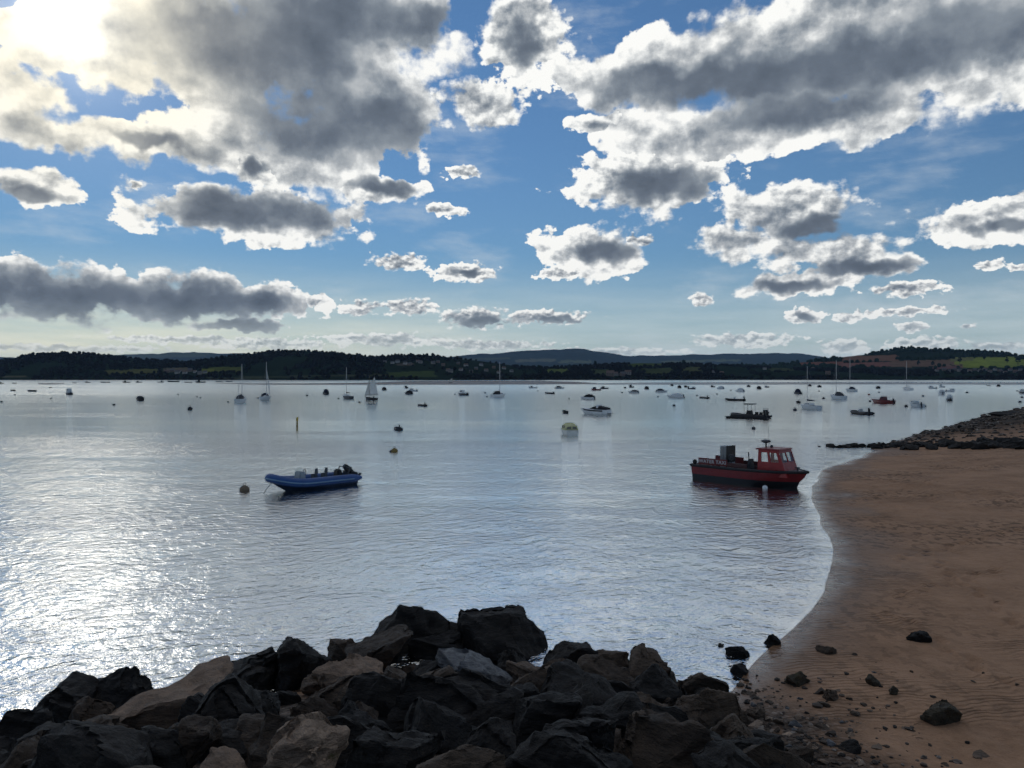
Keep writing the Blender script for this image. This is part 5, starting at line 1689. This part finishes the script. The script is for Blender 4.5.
# ------------------------------------------------------------------ every other boat: maker, column, waterline row, width, heading, length, beam, label
def fleet():
    Y = yacht
    G = 'boats moored on the estuary'
    far = 'small far-off boats along the bright water below the left hills'
    items = [
        ('cabin_boat', hooded(4.2, (0.74, 0.73, 0.66), (0.58, 0.56, 0.30), BLACK, (-0.40, 0.26), 0.80, True, False), 568, 434.3, 17, 112, 4.2, 1.64, 'stubby cream boat under a yellowish hood with window panes, seen end on', 'boat'),
        ('motor_cruiser', cruiser(5.6), 594.5, 414.4, 32, 172, 6.1, 2.3, 'white sports cruiser with a dark side stripe and a black cover', 'motor cruiser'),
        ('work_boat', workrib(6.3), 749, 417.6, 39, 177, 6.6, 2.5, 'big dark inflatable workboat with a square top frame over its console', 'work boat'),
        ('sailboat', Y(6.2, mast_to(366, 809.5, 409.3, 21.5, 6.2, 2.05), PALE, NAVY, mast_at=0.12), 809.5, 409.3, 21.5, 147, 6.2, 2.05, 'small sailboat with bare mast and a dark covered boom, near the red passenger boat', 'sailboat'),
        ('sailboat', Y(8.6, mast_to(360, 837, 399.3, 17, 8.6, 2.9), PALE, BLACK, DGREY, r=0.09), 837, 399.3, 17, 150, 8.6, 2.9, 'large pale sailboat with dark gear round its mast', 'sailboat'),
        ('sailboat', Y(9.0, mast_to(357, 850.5, 391.6, 12, 9.0, 3.0), PALE, BLACK, NAVY, r=0.11), 850.5, 391.6, 12, 155, 9.0, 3.0, 'far sailboat with the tallest mast, just right of the large pale sailboat', 'sailboat'),
        ('sailboat', Y(9.2, mast_to(361, 907, 390.2, 11, 9.2, 3.0), WHITE, NAVY, r=0.12), 907, 390.2, 11, 160, 9.2, 3.0, 'pale sailboat with its mast against the green hill, behind the red boat', 'sailboat'),
        ('sailboat', Y(8.0, mast_to(362, 499, 397.3, 15, 8.0, 2.7), WHITE, TAN, BLACK, r=0.11), 499, 397.3, 15, 25, 8.0, 2.7, 'white sailboat with a black spray hood, alone before the sandbank', 'sailboat'),
        ('sailboat', Y(7.4, mast_to(364, 241.5, 402.3, 13, 7.4, 2.5), PALE, NAVY, DGREY, mizzen=5.2, r=0.09), 241.5, 402.3, 13, 20, 7.4, 2.5, 'two-masted grey sailboat on the left water', 'sailboat'),
        ('sailboat', Y(7.6, mast_to(362, 266, 400.2, 12, 7.6, 2.5), PALE, NAVY, NAVY, furled=True, r=0.09), 266, 400.2, 12, -20, 7.6, 2.5, 'grey sailboat with a loose white jib at its bow', 'sailboat'),
        ('sailboat', Y(6.8, mast_to(367, 347, 398.8, 11.5, 6.8, 2.3), DGREY, TAN, r=0.09), 347, 398.8, 11.5, 170, 6.8, 2.3, 'plain grey sailboat with bare mast next to the old boat under sail', 'sailboat'),
        ('sailing_boat', gaffer(4.3, 6.9), 371, 399.8, 14, 178, 5.0, 1.5, 'old black-hulled boat under full white sail', 'sailing boat'),
        ('motorboat', hooded(4.8, WHITE, BLACK, BLACK), 587, 399.3, 14.5, 165, 4.8, 1.9, 'black hooded boat directly behind the white sports cruiser', 'boat'),
        ('motorboat', hooded(5.4, WHITE, PALE, BLACK, (-0.42, 0.30), 0.85), 675, 397.9, 17, 172, 5.4, 2.1, 'pale grey cruiser wholly under a hood, in front of the far moorings', 'boat'),
        ('dinghy', open_boat(3.2, BLACK, DGREY, False), 565, 413, 6.2, 175, 3.2, 1.2, 'small black dinghy left of the white sports cruiser', 'dinghy'),
        ('dinghy', inflatable(2.9, BLACK), 398, 429.6, 8.5, 175, 2.9, 1.2, 'lone black dinghy with an outboard, in open water beyond the yellow-brown buoy', 'dinghy'),
        ('dinghy', inflatable(3.4, BLACK), 422, 406, 8.5, 170, 3.4, 1.35, 'black inflatable lying low below the cluster of three grey boats', 'dinghy'),
        ('motorboat', motorboat(5.6, DGREY, WHITE, 1.15, cab=(-0.10, 0.22)), 462.5, 395.2, 10.5, 160, 5.6, 2.2, 'pale tall-cabin motorboat with a dark hull, left of the sailboat with a spray hood', 'motorboat'),
        ('motorboat', motorboat(5.2, PALE, PALE), 412.5, 391.4, 9, 175, 5.2, 2.0, 'grey motorboat, right one in the cluster of three', 'motorboat'),
        ('motorboat', hooded(4.6, DGREY, BLACK), 408, 394.3, 8.5, 170, 4.6, 1.8, 'dark hooded boat, front one in the cluster of three', 'boat'),
        ('motorboat', motorboat(5.0, DGREY, DGREY, 1.0), 406, 388.3, 4, 100, 5.0, 1.95, 'dark boat seen end on, back one in the cluster of three', 'motorboat'),
        ('motorboat', hooded(4.8, DGREY, NAVY, height=1.5, span=(-0.42, 0.1)), 325, 394.4, 6.5, 125, 4.8, 1.9, 'stubby dark boat with a tall pale-topped hood left of the plain grey sailboat', 'boat'),
        ('motorboat', hooded(4.5, BLACK, BLACK, height=1.1), 383.5, 390.2, 5, 160, 4.5, 1.8, 'small dark boat just beyond the old boat under sail', 'boat'),
        ('motorboat', hooded(5.0, BLACK, DGREY, height=0.7, span=(-0.35, 0.2)), 139.5, 400.6, 8.5, 172, 5.0, 1.95, 'small dark hooded boat by itself on the left water', 'boat'),
        ('cabin_cruiser', motorboat(6.4, DGREY, PALE, 1.6, cab=(-0.25, 0.2)), 69, 394.7, 7.5, 150, 6.4, 2.5, 'left cabin boat with a lit tall wheelhouse in the bright water', 'cabin boat'),
        ('work_boat', open_boat(6.5, BLACK, DGREY), 31, 391.6, 9, 178, 6.5, 2.4, 'long low black boat in the bright water', 'boat'),
        ('work_boat', open_boat(5.0, BLACK, DGREY), 12.5, 391.0, 5.5, 170, 5.0, 1.9, 'short low black boat left of the long low one in the bright water', 'boat'),
        ('dinghy', open_boat(3.6, BLACK, DGREY), 50, 387.9, 3.2, 170, 3.6, 1.4, 'tiny black dinghy below the small mudbank', 'dinghy'),
        ('motorboat', motorboat(5.2, PALE, DGREY), 532.5, 388.2, 8.5, 172, 5.2, 2.0, 'left of the two far grey boats off the sandbank end', 'motorboat'),
        ('motorboat', hooded(5.2, PALE, DGREY), 560, 388.7, 9.5, 8, 5.2, 2.0, 'right of the two far grey boats off the sandbank end, bow to the right', 'boat'),
        ('dinghy', open_boat(5.0, BLACK, BLACK), 549, 393.9, 9.5, 176, 5.0, 1.7, 'long flat black boat in front of the two far grey boats', 'boat'),
        ('work_boat', motorboat(5.4, (0.16, 0.03, 0.03), DGREY, 1.0), 595.5, 390.4, 9.5, 172, 5.4, 2.1, 'dull red fishing boat far behind the white sports cruiser', 'fishing boat'),
        ('work_boat', motorboat(5.2, NAVY, DGREY, 0.9), 604, 388.9, 8, 172, 5.2, 2.0, 'dark blue boat right behind the dull red fishing boat', 'boat'),
        ('motorboat', motorboat(5.0, BLACK, DGREY, 1.2), 631, 387.5, 5, 140, 5.0, 2.0, 'dark boat with a tall cabin behind the low pale hooded boat', 'motorboat'),
        ('motorboat', hooded(5.2, PALE, DGREY, height=0.8), 633, 393.2, 10.5, 170, 5.2, 1.9, 'low pale hooded boat left of the pale grey cruiser', 'boat'),
        ('motorboat', hooded(5.2, PALE, DGREY, height=1.0), 662, 392.2, 11.5, 6, 5.2, 2.0, 'blunt pale boat directly behind the pale grey cruiser', 'boat'),
        ('motorboat', hooded(4.6, BLACK, BLACK, height=1.2), 646, 389.3, 5, 110, 4.6, 1.9, 'black hooded boat end on, left of the blunt pale boat', 'boat'),
        ('motorboat', hooded(4.4, BLACK, BLACK), 671.5, 385.9, 3.4, 120, 4.4, 1.8, 'tiny black boat at the mudflat edge behind the blunt pale boat', 'boat'),
        ('motorboat', hooded(4.6, BLACK, BLACK, height=1.2), 678.8, 388.1, 4.2, 110, 4.6, 1.8, 'black boat end on, leftmost of three close together behind the pale grey cruiser', 'boat'),
        ('motorboat', motorboat(5.2, BLACK, BLACK), 686, 387.4, 5.2, 165, 5.2, 2.0, 'black boat, middle of three close together behind the pale grey cruiser', 'motorboat'),
        ('motorboat', motorboat(5.2, DGREY, PALE), 692.3, 389.1, 8, 10, 5.2, 2.0, 'grey boat with bow to the right, last of three close behind the pale grey cruiser', 'motorboat'),
        ('dinghy', inflatable(4.2, BLACK), 704, 398.3, 9, 172, 4.2, 1.6, 'dark dinghy with an outboard and a long thin boom over its stern', 'dinghy'),
        ('motorboat', motorboat(4.8, BLACK, DGREY), 712.3, 387.2, 4.5, 130, 4.8, 1.9, 'dark boat left of the far pale boat at the mudflat edge', 'motorboat'),
        ('motorboat', hooded(5.2, PALE, PALE, height=1.2), 720, 389, 7.5, 160, 5.2, 2.0, 'far pale boat at the mudflat edge above the dark dinghy', 'boat'),
        ('work_boat', inflatable(5.6, BLACK, console=True), 735, 400.5, 20.5, 176, 5.6, 2.1, 'low black boat full of dark gear just behind the big dark workboat', 'boat'),
        ('motorboat', hooded(5.0, WHITE, PALE, height=1.25, span=(-0.35, 0.25)), 739.5, 391.8, 9, 160, 5.0, 2.1, 'white boat behind the low black boat', 'boat'),
        ('motorboat', hooded(4.6, BLACK, BLACK), 748, 387, 4, 150, 4.6, 1.8, 'tiny black boat beyond the white one, close to the mudflat', 'boat'),
        ('motorboat', hooded(4.8, BLACK, BLACK, height=1.25), 758.3, 389.2, 5.2, 115, 4.8, 1.9, 'round black boat end on, right of the white boat by the mudflat', 'boat'),
        ('motorboat', motorboat(5.0, DGREY, PALE), 766.3, 387.5, 4.6, 165, 5.0, 1.9, 'tiny grey boat right of the round black one by the mudflat', 'motorboat'),
        ('motorboat', hooded(4.8, DGREY, NAVY, height=1.5, span=(-0.3, 0.2)), 797, 393.9, 8.5, 168, 4.8, 1.9, 'dark boat with a peaked hood between the mudflat and the covered-boom sailboat', 'boat'),
        ('dinghy', open_boat(3.2, BLACK, BLACK), 798, 402.8, 5, 172, 3.2, 1.3, 'black dinghy just beyond the covered-boom sailboat', 'dinghy'),
        ('motorboat', hooded(4.4, BLACK, BLACK), 809.3, 386.3, 4, 150, 4.4, 1.8, 'tiny black boat at the mudflat left of a slightly larger one', 'boat'),
        ('motorboat', hooded(4.8, BLACK, BLACK), 818.8, 387.3, 4.6, 160, 4.8, 1.9, 'slightly larger black boat at the mudflat, left of the tall-masted sailboats', 'boat'),
        ('motorboat', hooded(4.8, BLACK, BLACK), 877.5, 388.6, 5, 165, 4.8, 1.9, 'dark boat between the mudflat and the long red boat', 'boat'),
        ('work_boat', motorboat(6.2, RED, (0.12, 0.02, 0.02), 0.9, cab=(-0.16, 0.06)), 882, 403, 23.5, 176, 6.4, 2.3, 'long red boat with dark fittings and an outboard', 'work boat'),
        ('work_boat', inflatable(5.2, BLACK, console=True), 861, 414, 21, 175, 5.2, 2.1, 'dark inflatable with a console, nearest boat left of the shingle bank', 'inflatable boat'),
        ('motorboat', motorboat(5.6, PALE, PALE, 0.6), 916, 407, 14.5, 176, 5.6, 2.1, 'pale boat nearest the shingle bank, with a dinghy at its stern', 'motorboat'),
        ('dinghy', inflatable(2.6, DGREY), 924, 406.7, 5, 150, 2.6, 1.2, 'grey dinghy tied to the stern of the pale boat nearest the shingle bank', 'dinghy'),
        ('motorboat', motorboat(6.0, PALE, PALE, 1.0), 932, 388.7, 9, 165, 6.0, 2.3, 'grey cabin boat left of the close white boats by the right shore', 'motorboat'),
        ('motorboat', motorboat(5.6, PALE, PALE, 1.3), 941.5, 387.5, 6, 140, 5.6, 2.2, 'far pale boat directly behind the white end-on boat', 'motorboat'),
        ('motorboat', hooded(5.2, WHITE, PALE, height=1.4), 941, 394.8, 7.5, 125, 5.2, 2.2, 'white end-on boat, left of the close white boats by the right shore', 'boat'),
        ('motorboat', motorboat(5.8, WHITE, PALE), 951, 391.8, 10, 8, 5.8, 2.2, 'white boat with bow to the right in the close group by the right shore', 'motorboat'),
        ('motorboat', hooded(5.0, DGREY, PALE, height=1.6), 949, 400.6, 7, 100, 5.0, 2.1, 'dark end-on boat in front of the close white boats by the right shore', 'boat'),
        ('motorboat', hooded(4.8, BLACK, BLACK), 998, 386.6, 4.2, 160, 4.8, 1.9, 'black boat off the mudflat near the right edge', 'boat'),
        ('dinghy', open_boat(4.4, DGREY, DGREY), 988, 385.9, 4, 170, 4.4, 1.6, 'faint grey boat left of the black one off the mudflat', 'boat'),
        ('motorboat', motorboat(5.6, DGREY, PALE, 1.0), 1024, 393.4, 13, 170, 5.6, 2.2, 'grey boat cut by the right edge of the picture', 'motorboat'),
    ]
    for name, mk, px, py, w, hd, L, B, label, cat in items:
        root = empty(name, label, cat, G)
        mk(root)
        place(root, px, py, hd, w, L, B)
    # thin far line of boats under the left hills
    for px, py, w, hd, kind in [(1, 383.9, 5, 170, 0), (14, 383.5, 5, 175, 1), (74, 383.1, 4.5, 170, 1), (87.5, 382.7, 6, 175, 0), (105, 382.7, 10, 178, 1), (126, 382.7, 8, 176, 0), (138.5, 382.6, 6.5, 172, 0),
                                (161, 382.5, 6.5, 8, 0), (173, 382.1, 12, 178, 1), (188, 382.6, 8, 175, 1), (200, 382.7, 10, 174, 0), (219, 381.9, 7, 175, 1), (229, 381.8, 7, 175, 1)]:
        o = {0: motorboat(6.0, BLACK, DGREY, 1.1), 1: open_boat(7.0, BLACK, DGREY)}[kind]
        root = empty('fishing_boat', 'dark boat of the thin far line in the bright water below the left hills', 'boat', far)
        o(root)
        place(root, px, py, hd, w, 6.0 if kind == 0 else 7.0, 2.3)
    # the raft under the big workboat
    root = empty('pontoon', 'low black floating dock that the big dark workboat sits on', 'pontoon')
    m = MB()
    for k in range(6):
        m.box(-3.4 + k * 1.05, -3.4 + k * 1.05 + 0.97, -1.5, 1.5, -0.25, 0.22)
    m.build('float', paint(BLACK, 0.7), root, bevel=0.05)
    m = MB()
    for y in (-1.45, 1.45):
        m.box(-3.6, 3.0, y - 0.08, y + 0.08, 0.22, 0.34)
    m.tube([(-3.5, -1.3, 0.22), (-3.5, -1.3, 0.55)], 0.08); m.ball((-3.3, 0, 0.35), 0.28, 0.28, 0.24)
    m.build('edge_beam', paint(BLACK, 0.7), root)
    place(root, 746.5, 418.2, 177, 43, 6.6, 3.0)
    # long thin boom of the dark dinghy
    c = ground_at(704, 398.3)
    # stake marking the channel
    c = ground_at(297, 427.5)
    root = empty('channel_post', 'thin yellowish post standing upright out of the open water', 'post')
    root.location = c
    m = MB(); m.tube([(0, 0, -1.5), (0.02, 0, 0.85)], 0.12, 10); m.build('pole', paint((0.26, 0.18, 0.05), 0.8), root)
    m = MB(); m.tube([(0.02, 0, 0.85), (0.05, 0, 1.28), (0.05, 0, 1.34)], [0.15, 0.15, 0.06], 10); m.build('top_mark', paint((0.55, 0.40, 0.09), 0.7), root)
    # tiny white sail far away against the sandbank
    root = empty('sailing_dinghy', 'tiny dinghy under a white sail in front of the sandbank', 'sailing dinghy')
    gaffer(5.0, 6.5)(root)
    place(root, 451, 383.2, 165, 4.2, 5.6, 1.7)
    for b in BUOYS:
        buoy(*b)
# ------------------------------------------------------------------ houses and single trees along the far shore
def hill_point(hl, px, row):
    """the ground of a hill where the sight line of that column and row meets it"""
    i = int(np.argmin(np.abs(hl['U'][:, 0] - px)))
    r = hl['row'][i]
    j = int(np.argmin(np.abs(r - row) + 100 * (hl['V'][i] > 1)))
    return hl['co'][i, j]

def house(p, w, rot, wall, roof, label, group):
    root = empty('house', label, 'house', group)
    d, h, rh = w * 0.6, w * 0.42, w * 0.30
    m = MB(); m.box(-w / 2, w / 2, -d / 2, d / 2, -6, h); m.add([(-w / 2, -d / 2, h), (-w / 2, d / 2, h), (-w / 2, 0, h + rh)], [(0, 2, 1)]); m.add([(w / 2, -d / 2, h), (w / 2, d / 2, h), (w / 2, 0, h + rh)], [(0, 1, 2)])
    m.build('wall', wall, root)
    e = 0.4
    m = MB()
    for s in (-1, 1):
        m.add([(-w / 2 - e, s * (d / 2 + e), h - 0.2), (w / 2 + e, s * (d / 2 + e), h - 0.2), (w / 2 + e, 0, h + rh + 0.15), (-w / 2 - e, 0, h + rh + 0.15), (-w / 2 - e, s * (d / 2 + e), h - 0.5), (w / 2 + e, s * (d / 2 + e), h - 0.5), (w / 2 + e, 0, h + rh - 0.15), (-w / 2 - e, 0, h + rh - 0.15)],
              [(0, 1, 2, 3), (7, 6, 5, 4), (0, 4, 5, 1), (1, 5, 6, 2), (0, 3, 7, 4)])
    m.box(w * 0.3, w * 0.38, -0.5, 0.5, h + rh * 0.7, h + rh + 1.2)
    m.build('roof', roof, root)
    g = MB()
    for z in (h * 0.2, h * 0.62):
        for k in range(3):
            x = -w * 0.36 + k * w * 0.28
            g.box(x, x + w * 0.12, -d / 2 - 0.05, -d / 2 + 0.1, z, z + h * 0.24)
    g.build('window', paint((0.03, 0.035, 0.04), 0.2), root)
    root.location = tuple(p)
    root.rotation_euler = (0, 0, rot)

def build_village(hn, hr):
    rs = random.Random(5)
    walls = [paint((0.38, 0.37, 0.35), 0.8), paint((0.24, 0.22, 0.20), 0.8), paint((0.17, 0.12, 0.095), 0.8)]
    roofs = [paint((0.09, 0.085, 0.09), 0.8), paint((0.13, 0.08, 0.06), 0.8)]
    def row(spots, label, group):
        for px, rw, w in spots:
            p = hill_point(hn, px, rw)
            house(p, w, rs.uniform(-0.5, 0.5), rs.choice(walls), rs.choice(roofs), label, group)
    row([(168, 372.5, 14), (173, 371, 13), (177, 373.5, 16), (181, 372, 12), (186, 373.8, 14), (191, 371.5, 15), (196, 372.5, 12), (200, 374, 14), (206, 373, 12)],
        'pale house in the hamlet under the left hills', 'houses of the hamlet under the left hills')
    row([(386, 362.5, 12), (392, 363.8, 12), (397, 362.5, 14), (404, 364.2, 13), (410, 365.3, 12), (417, 362.2, 12), (421, 363.2, 14), (433, 363.5, 14), (438, 362.5, 12), (443, 366, 13), (447, 371.5, 13), (452, 372.5, 14), (458, 364.5, 12),
         (462, 370.5, 13), (467, 366.5, 14), (471, 372.8, 12), (476, 369.5, 12), (482, 366, 14), (487, 371.2, 13), (493, 368.5, 12), (499, 373.5, 13), (505, 369, 13), (511, 372, 12)],
        'pale house scattered on the dark hillside above the sandbank', 'houses on the hillside above the sandbank')
    row([(610, 376.2, 26), (615, 375.6, 18), (624, 376, 20), (627.5, 374.8, 22), (715, 373, 14), (722, 374, 14), (764, 369.5, 13), (812, 369.8, 14), (828, 374.5, 16)],
        'pale building at the foot of the green middle shore', 'buildings on the green middle shore')
    row([(938, 371.5, 13), (944, 370.8, 14), (949, 372.2, 12), (954, 370.6, 13), (960, 371.6, 15), (965, 370.3, 12), (970, 372, 14), (975, 370.6, 13), (981, 371.8, 14), (985, 369.8, 15), (990, 372.4, 12), (995, 370.4, 14), (1000, 372, 15), (1004, 373.4, 12), (1009, 370.8, 13), (1014, 372.6, 14), (1020, 371, 13)],
        'pale house in the village under the bright green field', 'houses of the village under the green field')
    # trees one can tell apart on the skyline and in the hedges
    leaf = foliage_material('tree_leaves', (0.012, 0.020, 0.010))
    bark = paint((0.05, 0.04, 0.03), 0.9)
    def tree(p, h, label, group):
        root = empty('tree', label, 'tree', group)
        t = MB(); t.tube([(0, 0, -2), (0.2, 0, h * 0.35), (0.1, 0, h * 0.7)], [h * 0.045, h * 0.03, h * 0.012], 6); t.build('trunk', bark, root)
        c = MB()
        for k in range(26):
            a, z = rs.uniform(0, 6.28), rs.uniform(0.35, 1.0)
            rr = h * 0.36 * math.sin(math.pi * min(1, (z - 0.2) / 0.85)) * rs.uniform(0.3, 1.0)
            s = h * rs.uniform(0.07, 0.14)
            c.ball((rr * math.cos(a), rr * math.sin(a), z * h), s, s * rs.uniform(0.8, 1.2), s * rs.uniform(0.6, 0.9), 6, 4)
        c.build('crown', leaf, root)
        root.location = tuple(p)
    for px, rw, h, label in [(538.5, 376, 34, 'tall narrow dark tree on the shore right of the sandbank hillside'), (525, 376, 22, 'round dark tree left of the tall narrow one'), (552, 375.5, 18, 'dark tree in front of the small green field by the middle shore'),
                             (569, 370, 20, 'dark tree on the right edge of the small green field by the middle shore'), (595, 366, 20, 'tree on the green rise above the middle shore'), (683, 366, 24, 'tallest tree standing on the green middle ridge'), (742, 366, 16, 'small tree in the pale strip field')]:
        tree(hill_point(hn, px, rw), h, label, 'single trees on the far shore')
    for px, rw, h, label in [(959.5, 363.5, 26, 'round dark tree on the left edge of the bright green field'), (974, 359.2, 14, 'small tree at the top of the bright green field'), (984, 360.2, 20, 'dark tree high in the middle of the bright green field'),
                             (1007, 363, 26, 'dark hedge tree in the right part of the bright green field'), (1018, 364.5, 30, 'big dark tree at the right end of the bright green field'), (918, 366.5, 22, 'dark tree standing in the red earth field'), (933, 366.8, 22, 'second dark tree in the red earth field, nearer the village')]:
        tree(hill_point(hr, px, rw), h, label, 'single trees on the farmed hill')
build_camera()
build_world(0.15, 12.0)
build_sun(0.5)
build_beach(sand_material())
build_water(water_material())
HF, HR, HN = build_far_shore()
build_rocks()
build_shingle()
water_taxi()
blue_rib()
fleet()
build_village(HN, HR)
build_haze()
vs = scene.view_settings
vs.view_transform = 'Standard'
vs.look = 'None'
vs.exposure = 0.08 - math.log2(12.0)
vs.gamma = 1
scene.render.engine = 'CYCLES'
cy = scene.cycles
cy.use_denoising = True
cy.max_bounces = 6
cy.glossy_bounces = 3
cy.diffuse_bounces = 2
cy.transmission_bounces = 2
cy.transparent_max_bounces = 6
cy.volume_bounces = 0
cy.sample_clamp_indirect = 4.0
cy.use_adaptive_sampling = True
cy.adaptive_threshold = 0.02
